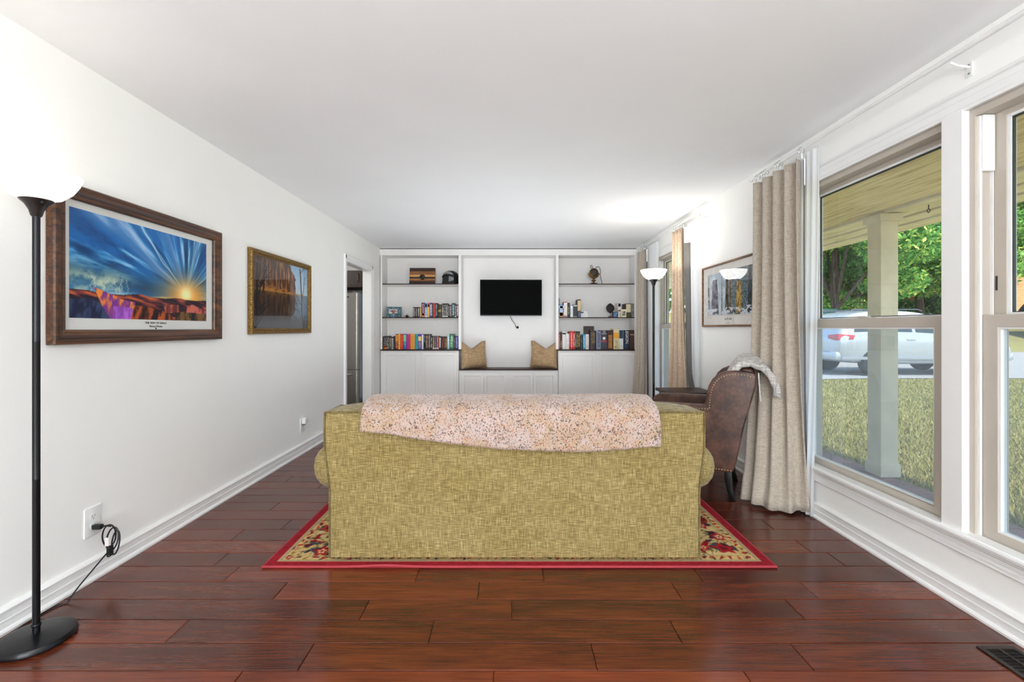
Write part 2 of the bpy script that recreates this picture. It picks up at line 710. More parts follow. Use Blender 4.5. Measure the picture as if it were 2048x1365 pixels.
def window(name, y0, y1):
    wn = setting(name, (XR, (y0 + y1) / 2, WZ0))
    m = MB()
    rails(m, 1.962, 2.105, y0, y1, WZ0, WZ1, .03, .038, .02)
    m.build('window_frame', ALMOND, wn, .002, False)
    # balance tracks
    m = MB()
    for a, s in ((y0 + .03, 1), (y1 - .03, -1)):
        m.box(2.024, 2.028, min(a, a + s * .012), max(a, a + s * .012), WZ0 + .02, WZ1 - .04)
        m.box(1.972, 1.982, min(a, a + s * .009), max(a, a + s * .009), WZ0 + .02, WZ1 - .04)
    m.build('track', WHITEP, wn, 0, False)
    for a, s in ((y0 + .03, 1), (y1 - .03, -1)):
        m = MB().box(1.976, 2.026, min(a, a + s * .02), max(a, a + s * .02), 1.86, WZ1 - .04)
        m.build('track_cover', WHITEP, wn, .003, False)
    # lower sash
    m = MB()
    q = rails(m, 1.985, 2.018, y0 + .031, y1 - .031, WZ0 + .02, 1.258, .066, .051, .05)
    lo = m.build('lower_sash', ALMOND, wn, .0025, False)
    (a, za), (b, zb) = q[0], q[2]
    m = MB()
    rails(m, 1.989, 2.014, a, b, za, zb, .008, .008, .008)
    m.build('glazing_bead', WHITEP, lo, 0, False)
    m = MB().box(1.999, 2.003, a, b, za, zb)
    m.build('pane', GLASS_LO, lo, 0, False)
    yc = (y0 + y1) / 2
    m = MB().box(1.988, 2.03, yc - .035, yc + .035, 1.258, 1.264).box(1.992, 2.026, yc - .012, yc + .05, 1.264, 1.272)
    m.build('sash_lock', ALMOND, lo, .002, False)
    # upper sash
    m = MB()
    q = rails(m, 2.03, 2.063, y0 + .031, y1 - .031, 1.212, WZ1 - .03, .058, .03, .045)
    up = m.build('upper_sash', ALMOND, wn, .0025, False)
    (a, za), (b, zb) = q[0], q[2]
    m = MB()
    rails(m, 2.034, 2.058, a, b, za, zb, .012, .012, .01)
    m.build('glazing_bead', WHITEP, up, 0, False)
    m = MB()
    rails(m, 2.040, 2.052, a + .012, b - .012, za + .01, zb - .012, .004, .006, .004)
    m.build('gasket', GASKET, up, 0, False)
    m = MB().box(2.044, 2.048, a, b, za, zb)
    m.build('pane', GLASS_UP, up, 0, False)
    for yy in (y0 + .031 + .02, y1 - .031 - .02):
        m = MB().box(2.0285, 2.031, yy - .004, yy + .004, 1.36, 1.42)
        m.build('tilt_slot', plain('slot_dark', '2a2826', .6), up, 0, False)
    return wn


for i, (a, b) in enumerate(WINS):
    window('window_%d' % (i + 1), a, b)


def casing_group(name, ya, yb, muls):
    g = setting(name, (XR, (ya + yb) / 2, WZ0))
    hp = [(XR, WZ1 - .006), (1.938, WZ1 - .006), (1.936, WZ1 + .008), (1.941, WZ1 + .014), (1.939, WZ1 + .045), (1.943, WZ1 + .05), (1.941, WZ1 + .072), (1.932, WZ1 + .078), (1.934, WZ1 + .092), (XR, WZ1 + .1)]
    MB().prism(hp, 'y', ya - .08, yb + .08).build('head_casing', TRIMW, g, 0, False)
    for s, y in ((-1, ya), (1, yb)):
        pr = [(XR, y - s * .006), (1.938, y - s * .006), (1.936, y + s * .01), (1.941, y + s * .014), (1.939, y + s * .05), (1.932, y + s * .06), (1.934, y + s * .075), (XR, y + s * .08)]
        MB().prism(pr, 'z', WZ0 + .03, WZ1).build('side_casing', TRIMW, g, 0, False)
    for a, b in muls:
        MB().box(1.931, 1.963, a - .006, b + .006, WZ0 + .02, WZ1).build('mullion_casing', TRIMW, g, .003, False)
    st = [(1.975, .334), (1.918, .334), (1.911, .329), (1.909, .320), (1.912, .308), (1.92, .302), (1.975, .302)]
    MB().prism(st, 'y', ya - .11, yb + .11).build('stool', TRIMW, g, 0, False)
    ap = [(XR, .302), (1.931, .302), (1.929, .292), (1.936, .286), (1.936, .27), (1.939, .268), (1.937, .254), (1.942, .252), (1.940, .236), (1.947, .230), (XR, .228)]
    MB().prism(ap, 'y', ya - .08, yb + .08).build('apron', TRIMW, g, 0, False)


casing_group('trim_1', WINS[0][0], WINS[1][1], [(1.947, 2.03)])
casing_group('trim_2', WINS[2][0], WINS[2][1], [])

# ================================================================== KITCHEN SEEN THROUGH THE DOORWAY
KW = plain('kitchen_paint', 'd9d6d0', .7)
m = MB().box(-5.3, -5.2, 4.4, 7.9, 0, ZC).box(-5.3, -2.11, 7.7, 7.8, 0, ZC).box(-5.3, -2.11, 4.3, 4.4, 0, ZC)
struct(m, 'wall_kitchen', KW)
struct(MB().box(-5.3, -2.11, 4.3, 7.8, ZC, ZC + .1), 'ceiling_kitchen', CEIL)
struct(MB().box(-5.2, -2.111, 7.12, 7.7, 2.113, ZC), 'wall_soffit', CEIL)
STAIN = NT('brushed_steel').set(.3, .92, .5)
f = STAIN.noise(STAIN.pos((400, 6, 1.2)), 3, 2)
STAIN.base(STAIN.ramp(f, [(.3, '9a9896'), (.7, 'b8b6b4')]))
STAIN = STAIN.m
fr = thing('refrigerator', 'stainless steel refrigerator with black sides seen through the kitchen doorway', 'refrigerator', (-2.65, 7.28, 0))
MB().box(-3.02, -2.292, 6.985, 7.66, .02, 1.745).build('body', BLACKP, fr, .004, False)


def fridge_door(z0, z1):
    pr = [(-3.02, 6.98)]
    for k in range(7):
        a = PI + PI / 2 * k / 6
        pr.append((-3.0 + .03 * math.cos(a) + .01, 6.95 + .03 * math.sin(a)))
    for k in range(9):
        a = -PI / 2 + PI / 2 * k / 8
        pr.append((-2.345 + .055 * math.cos(a), 6.975 + .055 * math.sin(a)))
    pr.append((-2.29, 6.98))
    return MB().prism(pr, 'z', z0, z1)


d = fridge_door(.58, 1.748).build('door', STAIN, fr)
MB().lathe([(.055, 0), (.05, .004), (.0, .005)], (0, 0, 0), 24, axis='z').build('tmp', BLACKP)
bpy.data.objects.remove(bpy.data.objects['tmp'])
MB().add([(-2.487 + .045 * math.cos(2 * PI * k / 20), 6.912 + .004 * (j), 1.685 + .013 * math.sin(2 * PI * k / 20)) for j in (0, 2) for k in range(20)],
         [tuple(range(20))] + [(k, (k + 1) % 20, 20 + (k + 1) % 20, 20 + k) for k in range(20)]).build('badge', BLACKP, d)
MB().tube([(-2.93, 6.92, .66), (-2.93, 6.87, .72), (-2.93, 6.87, 1.5), (-2.93, 6.92, 1.56)], .013, 10).build('handle', STAIN, d)
d = fridge_door(.04, .572).build('drawer', STAIN, fr)
MB().tube([(-2.93, 6.92, .5), (-2.90, 6.87, .5), (-2.42, 6.87, .5), (-2.39, 6.92, .5)], .013, 10).build('handle', STAIN, d)
MB().box(-2.40, -2.31, 6.95, 7.05, 1.746, 1.765).box(-2.375, -2.335, 6.955, 7.0, 1.76, 1.775).build('hinge_cap', plain('grey_plastic', '5a5a58', .4), fr, .006)

CABD = wood('espresso_cabinet', '20140f', '30201a', '3c2820', (10, 1, 1), 4, .4)
kc = thing('wall_cabinet', 'dark brown kitchen wall cabinet above the refrigerator', 'cabinet', (-2.65, 7.4, 1.847))
MB().box(-3.1, -2.112, 7.125, 7.7, 1.847, 2.113).build('body', CABD, kc, .002, False)
for a, b, hx in ((-3.09, -2.76, -2.8), (-2.755, -2.125, -2.362)):
    mb = MB().box(a, b, 7.105, 7.125, 1.868, 2.108)
    dd = mb.build('door', CABD, kc, .003, False)
    MB().tube([(hx, 7.105, 1.935), (hx, 7.08, 1.95), (hx, 7.078, 2.0), (hx, 7.08, 2.05), (hx, 7.105, 2.065)], .007, 8).build('handle', BRASS, dd)
MB().box(-3.09, -2.114, 7.098, 7.125, 1.849, 1.866).build('light_rail', CABD, kc, .002, False)

# ================================================================== BUILT-IN SHELF WALL
BF = 7.01       # front plane


def shelf_unit(name, label, xa, xb, sa, sb):
    """open shelves: xa..xb outer, sa / sb widths of the outer and inner upright"""
    u = thing(name, label, 'bookcase', ((xa + xb) / 2, BF, .882))
    MB().box(xa, xa + sa, BF, YB - .004, .882, 2.335).build('side_panel', SHELFW, u, .002, False)
    MB().box(xb - sb, xb, BF, YB - .004, .882, 2.335).build('side_panel', SHELFW, u, .002, False)
    MB().box(xa + sa, xb - sb, YB - .012, YB - .002, .882, 2.335).build('back_panel', SHELFW, u, 0, False)
    for z in (1.887, 1.368):
        s = MB().box(xa + sa, xb - sb, BF + .006, YB - .012, z - .010, z - .006).build('shelf', SHELFW, u, 0, False)
        MB().box(xa + sa + .002, xb - sb - .002, BF, YB - .012, z - .006, z + .010).build('stained_top', DARKWOOD, s, .002, False)
    return u


shelf_unit('built_in_bookcase', 'white built-in open shelves left of the television', -1.988, -.7435, .024, .0425)
shelf_unit('built_in_bookcase', 'white built-in open shelves right of the television', .715, 1.953, .041, .025)
o = struct(MB().box(-1.998, 1.953, BF - .004, BF + .02, 2.332, 2.427).box(-1.99, 1.95, BF + .01, YB, 2.335, 2.36), 'trim_3', SHELFW, .002)


def panel_door(x0, x1, z0, z1, fr_w, fr_b, y, parent, fr_t=None):
    fr_t = fr_t or fr_w
    m = MB()
    o = [(x0, z0), (x1, z0), (x1, z1), (x0, z1)]
    i = [(x0 + fr_w, z0 + fr_b), (x1 - fr_w, z0 + fr_b), (x1 - fr_w, z1 - fr_t), (x0 + fr_w, z1 - fr_t)]
    b = .005
    j = [(i[0][0] + b, i[0][1] + b), (i[1][0] - b, i[1][1] + b), (i[2][0] - b, i[2][1] - b), (i[3][0] + b, i[3][1] - b)]
    vs = [(a, y, c) for a, c in o] + [(a, y, c) for a, c in i] + [(a, y + .014, c) for a, c in j] + [(a, y + .02, c) for a, c in o]
    fs = []
    for k in range(4):
        l = (k + 1) % 4
        fs += [(k, l, 4 + l, 4 + k), (4 + k, 4 + l, 8 + l, 8 + k), (k, 12 + k, 12 + l, l)]
    fs.append((12, 15, 14, 13))
    m.add(vs, fs)
    d = m.build('door', SHELFW, parent, 0, False)
    MB().box(j[0][0] - .001, j[1][0] + .001, y + .0135, y + .0185, j[0][1] - .001, j[2][1] + .001).build('panel', SHELFW, d, 0, False)
    return d


def base_unit(label, x0, x1, top, doors, name='base_cabinet', over=(.004, .004)):
    u = thing(name, label, 'cabinet', ((x0 + x1) / 2, BF, 0))
    MB().box(x0, x1, BF + .0, YB - .002, .08, top - .02).box(x0, x1, BF + .05, YB - .002, 0, .08).build('body', SHELFW, u, .002, False)
    for a, b, zt, w, wb in doors:
        panel_door(a, b, .125, zt, w, wb, BF - .02, u)
    MB().box(x0 - over[0], x1 + over[1], BF - .03, YB - .002, top - .02, top).build('countertop', DARKWOOD, u, .003, False)
    return u


base_unit('white two-door base cabinet with a dark top left of the window bench', -1.985, -.783, .882, [(-1.934, -1.406, .834, .04, .052), (-1.34, -.808, .834, .042, .052)], over=(-.006, .02))
base_unit('white two-door base cabinet with a dark top right of the bench', .753, 1.95, .882, [(.77, 1.317, .834, .045, .052), (1.375, 1.915, .834, .043, .052)], over=(.02, -.004))
base_unit('low white four-door bench cabinet with a dark seat board under the television', -.778, .748, .58,
          [(-.735, -.398, .522, .043, .05), (-.392, -.046, .522, .045, .05), (.015, .362, .522, .046, .05), (.369, .71, .522, .043, .05)], 'bench_cabinet', (-.008, -.008))
# ================================================================== SOFA
SOFAC = two_dir('sofa_weave', '4c3f1e', '846f3d', 'bdaa74', 330, .85, 'all', .3, ('7c6c3f', '92835a'))
SX0, SX1, SY0 = -.927, .978, 2.33
sofa = thing('sofa', 'olive green woven sofa with rolled arms seen from behind on the red rug', 'sofa', (.025, 2.8, 0))


def flare(z):
    """half-width the back gains towards its top"""
    return .026 * float(sstep(.36, .62, z)) - .004 * float(sstep(.70, .80, z))


def back_fn(u, v):
    # v runs bottom to top of a closed band round the back: u round its plan
    z = .028 + v * (.772 - .028)
    e = flare(z)
    x0, x1, y0, y1 = SX0 - e, SX1 + e, SY0, SY0 + .235
    r = .012
    pl = [(x0 + r, y0), (x1 - r, y0), (x1, y0 + r), (x1, y1), (x0, y1), (x0, y0 + r)]
    return pl


m = MB()
N = 20
rings = [back_fn(0, j / N) for j in range(N + 1)]
vs = [(x, y, .028 + j / N * .744) for j, r in enumerate(rings) for x, y in r]
fs = [(j * 6 + k, j * 6 + (k + 1) % 6, (j + 1) * 6 + (k + 1) % 6, (j + 1) * 6 + k) for j in range(N) for k in range(6)] + [tuple(range(6))]
m.add(vs, fs)
m.build('back_frame', SOFAC, sofa)


def cap_fn(u, v):
    # u along x, v across the top from the rear seam to the seat side
    e = flare(.772)
    x0, x1 = SX0 - e, SX1 + e
    a = u * 2 - 1
    px = (abs(a) ** 6)
    z = .772 + .034 * (1 - px) * math.sin(PI * min(1, v * 1.25) / 2) ** .8 - .06 * max(0, v - .8) / .2
    y = SY0 + .002 + v * .25 - .012 * math.sin(PI * v) * 0
    x = x0 + (x1 - x0) * u
    if v > 0:
        x -= a * .010 * v
    return (x, y, z)


m = MB().grid(cap_fn, 60, 12)
m.build('back_cap', SOFAC, sofa)
PIPE = two_dir('sofa_piping', '453a1c', '6c5c33', '8f7f50', 300, .85, 'all', .2)
e = flare(.772)
m = MB().tube([(SX0 - e + .004, SY0 - .001, .772), (SX1 + e - .004, SY0 - .001, .772)], .0055, 8)
for s, xx in ((-1, SX0), (1, SX1)):
    m.tube([(xx + s * flare(z) - s * .005, SY0 - .001, z) for z in np.linspace(.03, .772, 30)], .0045, 6)
m.build('piping', PIPE, sofa)
for s, xx in ((-1, SX0), (1, SX1)):
    # rolled arm: a scroll swept forward, gathered where it meets the back
    prof = []
    cx, cz = xx + s * .028, .462
    sec = []
    for k in range(25):
        a = -PI * .62 + (PI * 1.5) * k / 24
        sec.append((cx + s * .096 * math.cos(a), cz + .118 * math.sin(a)))
    low = [(xx - s * .16, cz + .05), (xx - s * .16, .06), (xx + s * .015, .06), (xx + s * .02, .30)]
    sec = sec + low
    m = MB()
    st = [(2.385, .20), (2.392, .55), (2.41, .83), (2.44, .97), (2.49, 1.0), (3.14, 1.0), (3.17, .985), (3.18, .93)]
    for i, (yy, k) in enumerate(st):
        ring = []
        for q, (a, z) in enumerate(sec):
            pl = 1 + (.012 * math.cos(q * 2.6) if i < 4 else 0)
            ring.append((cx + (a - cx) * k * pl if q < 25 else a, yy, cz + (z - cz) * k * pl if q < 25 else z))
        m.v += ring
    n = len(sec)
    for i in range(len(st) - 1):
        for q in range(n):
            m.f.append((i * n + q, i * n + (q + 1) % n, (i + 1) * n + (q + 1) % n, (i + 1) * n + q))
    m.f += [tuple(range(n)), tuple(range((len(st) - 1) * n, len(st) * n))]
    m.mi = [0] * len(m.f)
    m.build('arm', SOFAC, sofa)
MB().box(SX0 + .02, SX1 - .02, SY0 + .2, 3.17, .06, .30).build('seat_base', SOFAC, sofa, .01)
for k in range(3):
    a = -.72 + k * .497
    MB().box(a + .004, a + .493, 2.60, 3.20, .30, .46).build('seat_cushion', SOFAC, sofa, .045, seg=4)
    m = MB()
    m.box(a + .004, a + .493, 2.555, 2.72, .46, .79)
    m.build('back_cushion', SOFAC, sofa, .05, seg=4)
for fx in (SX0 + .06, SX1 - .06):
    for fy in (2.40, 3.10):
        MB().lathe([(.028, .013), (.02, .013), (.028, .07)], (fx, fy, 0), 12).build('foot', DARKWOOD, sofa)

# throw over the sofa back
THROW = NT('speckled_throw').set(.95, 0, .1)
t = THROW
base = t.ramp(t.noise(t.pos(), 6, 4, .6), [(.34, 'bcaaa3'), (.48, 'b5a094'), (.58, 'b1977f'), (.66, 'bba9a1')])
fa = t.noise(t.pos((1, .7, .8)), 150, 2, .65)
big = t.noise(t.pos(), 14, 3)
ad = t.n('Math', operation='ADD')
ml = t.n('Math', operation='MULTIPLY')
ml.inputs[1].default_value = .16
t.l(big, ml.inputs[0])
t.l(fa, ad.inputs[0])
t.l(ml.outputs[0], ad.inputs[1])
fl = t.ramp(ad.outputs[0], [(.605, '000000'), (.67, 'e8e8e8')])
fcol = t.ramp(t.noise(t.pos(), 60, 1), [(.40, '35261f'), (.52, '5a3a2c'), (.6, 'a0603a')])
c = t.mix(fl, base, fcol)
t.base(c)
t.bump(t.noise(t.pos((1, 1, 1)), 240, 2, .6), .6, .003)
t.b.inputs['Sheen Weight'].default_value = .3
THROW = t.m
hem = [(0, .683), (.09, .672), (.213, .640), (.33, .617), (.47, .596), (.64, .584), (.73, .580), (.80, .584), (.875, .593), (.94, .602), (1, .607)]


def interp(tab, u):
    for (a, p), (b, q) in zip(tab[:-1], tab[1:]):
        if u <= b:
            return p + (q - p) * (u - a) / (b - a)
    return tab[-1][1]


def throw_fn(u, v):
    x = -.738 + 1.492 * u
    hz = interp(hem, u)
    # path over the back: seat side -> ridge -> rear edge -> hem
    path = [(2.60, .70), (2.592, .79), (2.56, .823), (2.50, .830), (2.43, .824), (2.365, .806), (2.322, .782), (2.309, .75), (2.304, .70), (2.299, hz)]
    L = [0]
    for (a, b), (c2, d2) in zip(path[:-1], path[1:]):
        L.append(L[-1] + math.hypot(c2 - a, d2 - b))
    s = v * L[-1]
    for k in range(len(L) - 1):
        if s <= L[k + 1] + 1e-9:
            f = (s - L[k]) / (L[k + 1] - L[k])
            y = path[k][0] + (path[k + 1][0] - path[k][0]) * f
            z = path[k][1] + (path[k + 1][1] - path[k][1]) * f
            break
    wv = float(fbm(np.array([u * 7.0]), np.array([v * 2.5]), 31, 4)[0]) - .5
    back = float(sstep(.3, .9, v))
    ridge = .016 * math.exp(-((u - (.35 + .16 * v)) / .03) ** 2) * float(sstep(.45, .6, v)) * (1 - float(sstep(.85, 1, v)))
    y -= (.020 * max(-.2, wv) * back + ridge) + .004 * back
    z += .012 * wv * (1 - back)
    x += (-.018 * back * (1 - u) + .006 * back * u) + .004 * math.sin(9 * v)
    return (x, y, z)


m = MB().grid(throw_fn, 110, 46)
th = m.build('throw_blanket', THROW, None)
tag(th, 'pink and cream speckled throw blanket hanging over the sofa back', 'blanket')
md = th.modifiers.new('thick', 'SOLIDIFY')
md.thickness = .011
md.offset = 1
mf = MB()
rf = random.Random(4)
for k in range(420):
    u = rf.random()
    p = throw_fn(u, 1.0)
    mf.add([(p[0] - .002, p[1] - .003, p[2] + .002), (p[0] + .002, p[1] - .003, p[2] + .002), (p[0] + rf.uniform(-.003, .003), p[1] - .006, p[2] - rf.uniform(.002, .006))], [(0, 1, 2)])
fo = mf.build('fringe', THROW, th, smooth=False)
fo['kind'] = 'stuff'

# ================================================================== RUG
RX0, RX1, RY0, RY1 = -1.237, 1.337, 2.279, 4.05


def paint_rug():
    st = .0062
    nx, ny = int((RX1 - RX0) / st), int((RY1 - RY0) / st)
    X, Y = np.meshgrid(np.linspace(0, RX1 - RX0, nx), np.linspace(0, RY1 - RY0, ny))
    W, H = RX1 - RX0, RY1 - RY0
    E = np.minimum(np.minimum(X, W - X), np.minimum(Y, H - Y))
    gold, cream = hexc('c4a468'), hexc('d3ba88')
    n = fbm(X * 14, Y * 14, 3, 4)
    img = gold * (1 - n[..., None]) + cream * n[..., None]
    rr = random.Random(8)

    def ell(cx, cy, a, b, ang, col, soft=.35, lobes=0):
        nonlocal img
        s = slice(max(0, int((cy - a * 1.6) / st)), max(0, int((cy + a * 1.6) / st)))
        q = slice(max(0, int((cx - a * 1.6) / st)), max(0, int((cx + a * 1.6) / st)))
        xx, yy = X[s, q] - cx, Y[s, q] - cy
        if xx.size == 0:
            return
        u = (xx * math.cos(ang) + yy * math.sin(ang)) / a
        v = (-xx * math.sin(ang) + yy * math.cos(ang)) / b
        r = np.hypot(u, v)
        if lobes:
            r = r / (1 + .28 * np.cos(lobes * np.arctan2(v, u)))
        img[s, q] = blend(img[s, q], 1 - sstep(1 - soft, 1 + soft * .4, r), col)

    def vine(x, y, a, L, col, wd=.006, curl=4):
        k = rr.uniform(-curl, curl)
        for i in range(int(L / .006)):
            ell(x, y, wd, wd * .8, 0, col, .5)
            x += .006 * math.cos(a)
            y += .006 * math.sin(a)
            a += k * .006
            if i % 14 == 13:
                k = -k + rr.uniform(-2, 2)
                ell(x, y, .016, .007, a + 1.1, rr.choice(['7a6a2c', '98803a', '5a5430']))

    def flower(x, y, s):
        ang = rr.random() * 6
        for q in range(2):
            ell(x + rr.uniform(-1, 1) * s, y + rr.uniform(-1, 1) * s, s * 1.1, s * .38, rr.random() * 6, rr.choice(['2c2a33', '3a2430', '39424a']), .3, 3)
        ell(x, y, s, s * .8, ang, rr.choice(['a81e22', 'b5262a', '9c1a20', 'b83a28']), .25, 5)
        ell(x, y, s * .5, s * .42, ang, rr.choice(['e0b080', '4a5a60', '6a1a20', 'd8c8a0']), .3, 5)
        ell(x, y, s * .2, s * .2, ang, '7a1418')

    for k in range(1000):
        vine(rr.uniform(.13, W - .13), rr.uniform(.13, H - .13), rr.random() * 6.3, rr.uniform(.08, .25), rr.choice(['8a7838', '6a6234', '5c4a2a']), .0045)
    for k in range(800):
        ell(rr.uniform(.13, W - .13), rr.uniform(.13, H - .13), rr.uniform(.02, .06), rr.uniform(.008, .02), rr.random() * 6.3, rr.choice(['2b2630', '34303a', '5a2026', '3c4448', '8e1c22']), .3, rr.choice([0, 3, 5]))
    i = .19
    while i < W - .16:
        j = .19
        while j < H - .16:
            if rr.random() < .8:
                flower(i + rr.uniform(-.05, .05), j + rr.uniform(-.05, .05), rr.uniform(.026, .055))
            j += .125
        i += .13
    # floral band
    band = sstep(.064, .066, E) * (1 - sstep(.107, .109, E))
    img = blend(img, band, 'c9ab70')
    for side in range(4):
        L = W if side < 2 else H
        s = .09
        while s < L - .07:
            c = .087 + rr.uniform(-.006, .006)
            x, y = {0: (s, c), 1: (s, H - c), 2: (c, s), 3: (W - c, s)}[side]
            kind = rr.random()
            if kind < .45:
                flower(x, y, rr.uniform(.012, .018))
            else:
                ell(x, y, rr.uniform(.018, .026), .008, rr.random() * 6, rr.choice(['a01e24', '8a6a30', '4c5046', 'b04830', '5a3a2a']), .3, 3)
            x2, y2 = {0: (s + .02, c + .008), 1: (s + .02, H - c - .008), 2: (c + .008, s + .02), 3: (W - c - .008, s + .02)}[side]
            vine(x2, y2, rr.random() * 6, .05, rr.choice(['7a6a34', '8a7a40', '4c4a38']), .0035, 14)
            s += .045
    for a, b, col in ((.049, .057, 'cdb88c'), (.057, .063, '625f48'), (.063, .066, 'cdb88c'), (.107, .110, '665434'), (.114, .117, '665434')):
        img = blend(img, sstep(a - .002, a + .001, E) * (1 - sstep(b - .001, b + .002, E)), col)
    red = hexc('94202a') * (1 + .25 * (fbm(X * 60, Y * 60, 9, 2)[..., None] - .5))
    mk = 1 - sstep(.048, .051, E)
    img = img * (1 - mk[..., None]) + red * mk[..., None]
    return np.clip(img * (.94 + .12 * RS.rand(*X.shape)[..., None]), 0, 1)


rug = thing('rug', 'red bordered cream and gold floral rug under the sofa', 'rug', (0, 2.4, 0))
RUGM = painted('rug_pile', .95, .1)
grid_print('rug_pile', (RX0, RY0, .0095), (RX1 - RX0, 0, 0), (0, RY1 - RY0, 0), paint_rug(), RUGM, rug)
MB().box(RX0 + .002, RX1 - .002, RY0 + .002, RY1 - .002, .0005, .009).build('backing', plain('rug_backing', '8c2028', .9), rug, 0, False)
edge = []
for a, b, n in (((RX0, RY0), (RX1, RY0), 60), ((RX1, RY0), (RX1, RY1), 40), ((RX1, RY1), (RX0, RY1), 30), ((RX0, RY1), (RX0, RY0), 40)):
    for k in range(n):
        x, y = a[0] + (b[0] - a[0]) * k / n, a[1] + (b[1] - a[1]) * k / n
        lift = .007 * math.exp(-((x + .62) / .12) ** 2) if y < RY0 + .01 else 0
        edge.append((x, y, .007 + lift))
MB().tube(edge, .0062, 8, True).build('binding', plain('rug_binding', 'a2323c', .8, bump=.4), rug)

# ================================================================== LEATHER ARMCHAIR
LEATH = NT('worn_brown_leather').set(.42, 0, .45)
t = LEATH
f1 = t.noise(t.pos(), 9, 6, .65)
f2 = t.noise(t.pos((1, 1, 1)), 45, 4, .7)
c = t.ramp(f1, [(.32, '2c1912'), (.5, '4a2d22'), (.68, '684335')])
c = t.mix(t.ramp(f2, [(.52, '000000'), (.72, '909090')]), c, '8a6450')
t.base(c)
t.bump(f2, .15, .0015)
LEATH = t.m
LEATHD = plain('dark_leather', '3a241b', .4, 0, .45, 0, .25, 12)
# local axes: x towards the seat front, y = 0 the side facing the sofa, y negative towards the far arm
ac = thing('armchair', 'brown leather wing armchair with brass nailheads beside the linen curtain', 'armchair', (1.539, 3.12, 0), (0, 0, math.radians(152)))
out = [(.012, .205), (-.006, .25), (-.022, .32), (-.055, .51), (-.106, .70), (-.131, .81), (-.138, .88), (-.118, .903), (-.07, .911), (0, .913), (.05, .905), (.10, .882), (.135, .848), (.160, .80), (.173, .748), (.179, .70), (.183, .668), (.20, .66),
       (.45, .658), (.58, .652), (.625, .63), (.64, .59), (.635, .50), (.625, .205)]


def side(mb, ya, yb, bulge):
    n = len(out)
    cx, cz = .25, .5
    vs = []
    for (x, z) in out:
        vs.append((x, ya, z))
    for (x, z) in out:
        vs.append((x, yb, z))
    fs = [(i, (i + 1) % n, n + (i + 1) % n, n + i) for i in range(n)] + [tuple(range(n))[::-1], tuple(range(n, 2 * n))]
    mb.add(vs, fs)
    return mb


W = .60
for nm, ya, yb in (('wing', 0, -.075), ('wing', -W + .075, -W)):
    side(MB(), ya, yb, 0).build(nm, LEATH, ac, .022, True, True, 4)
# back between the wings
bk = [(-.01, .25), (-.13, .88), (-.115, .925), (-.06, .935), (-.02, .90), (.08, .40), (.08, .25)]
MB().prism([(a, b) for a, b in bk], 'y', -W + .05, -.05).build('backrest', LEATH, ac, .02, True, True, 3)
ac.children[-1].data.update()
MB().box(.06, .62, -W + .07, -.07, .22, .36).build('seat_frame', LEATH, ac, .015, True, True)
MB().box(.05, .65, -W + .08, -.08, .35, .47).build('seat_cushion', LEATH, ac, .04, True, True, 4)
for k, (lx, ly, dx, dy) in enumerate(((.04, -.055, -.035, .0), (.04, -W + .055, -.035, 0), (.57, -.06, .01, 0), (.57, -W + .06, .01, 0))):
    m = MB()
    if k < 2:
        st = [(0, .215, .024), (.3, .15, .024), (.65, .07, .02), (1, .0, .017)]
    else:
        st = [(0, .215, .026), (.5, .1, .022), (1, 0, .016)]
    vs, fs = [], []
    for f, z, r in st:
        x, y = lx + dx * f * f, ly + dy * f
        vs += [(x - r, y - r, z), (x + r, y - r, z), (x + r, y + r, z), (x - r, y + r, z)]
    n = len(st)
    for i in range(n - 1):
        for q in range(4):
            fs.append((i * 4 + q, i * 4 + (q + 1) % 4, i * 4 + 4 + (q + 1) % 4, i * 4 + 4 + q))
    fs += [(3, 2, 1, 0), tuple(range(4 * n - 4, 4 * n))]
    m.add(vs, fs).build('leg', plain('black_lacquer', '0d0b0b', .35, 0, .3), ac, .003, True, True)
nail_me = MB().sphere((0, 0, 0), .0052, 8, 5, (1, .6, 1)).mesh('nailhead')
nail_me.materials.append(plain('antique_nail', '8f7a5c', .3, .85, .5))


def nails(path, step, inset_y):
    L = 0
    pts = []
    for (a, b), (c2, d2) in zip(path[:-1], path[1:]):
        seg = math.hypot(c2 - a, d2 - b)
        while L <= seg:
            pts.append((a + (c2 - a) * L / seg, b + (d2 - b) * L / seg))
            L += step
        L -= seg
    for x, z in pts:
        o = bpy.data.objects.new('nailhead', nail_me)
        C.objects.link(o)
        o.parent = ac
        o.location = (x, inset_y, z)


nails([(-.118, .872), (-.07, .884), (0, .886), (.045, .878), (.088, .858), (.115, .828), (.135, .79), (.146, .745), (.152, .70), (.156, .635), (.46, .632), (.6, .61)], .0185, .0012)
nails([(.02, .222), (.61, .222)], .0185, .0012)

# small grey throw over its back, with a looped corner strap
GREYT = two_dir('grey_throw', '8e8985', 'bdb8b2', 'd9d5cf', 160, .95, 'all', .3)


def gt(u, v):
    y = -.03 - .30 * u
    path = [(.04, .80), (-.01, .90), (-.05, .952), (-.10, .962), (-.16, .935), (-.215, .87), (-.235, .80), (-.23, .74)]
    f = v * (len(path) - 1)
    k = min(int(f), len(path) - 2)
    f -= k
    x = path[k][0] + (path[k + 1][0] - path[k][0]) * f
    z = path[k][1] + (path[k + 1][1] - path[k][1]) * f
    n = float(fbm(np.array([u * 4.]), np.array([v * 4.]), 12, 3)[0]) - .5
    return (x - .03 * n * v, y, z + .03 * n + .03 * u * (1 - v) - .02 * (1 - u) * math.sin(PI * v))


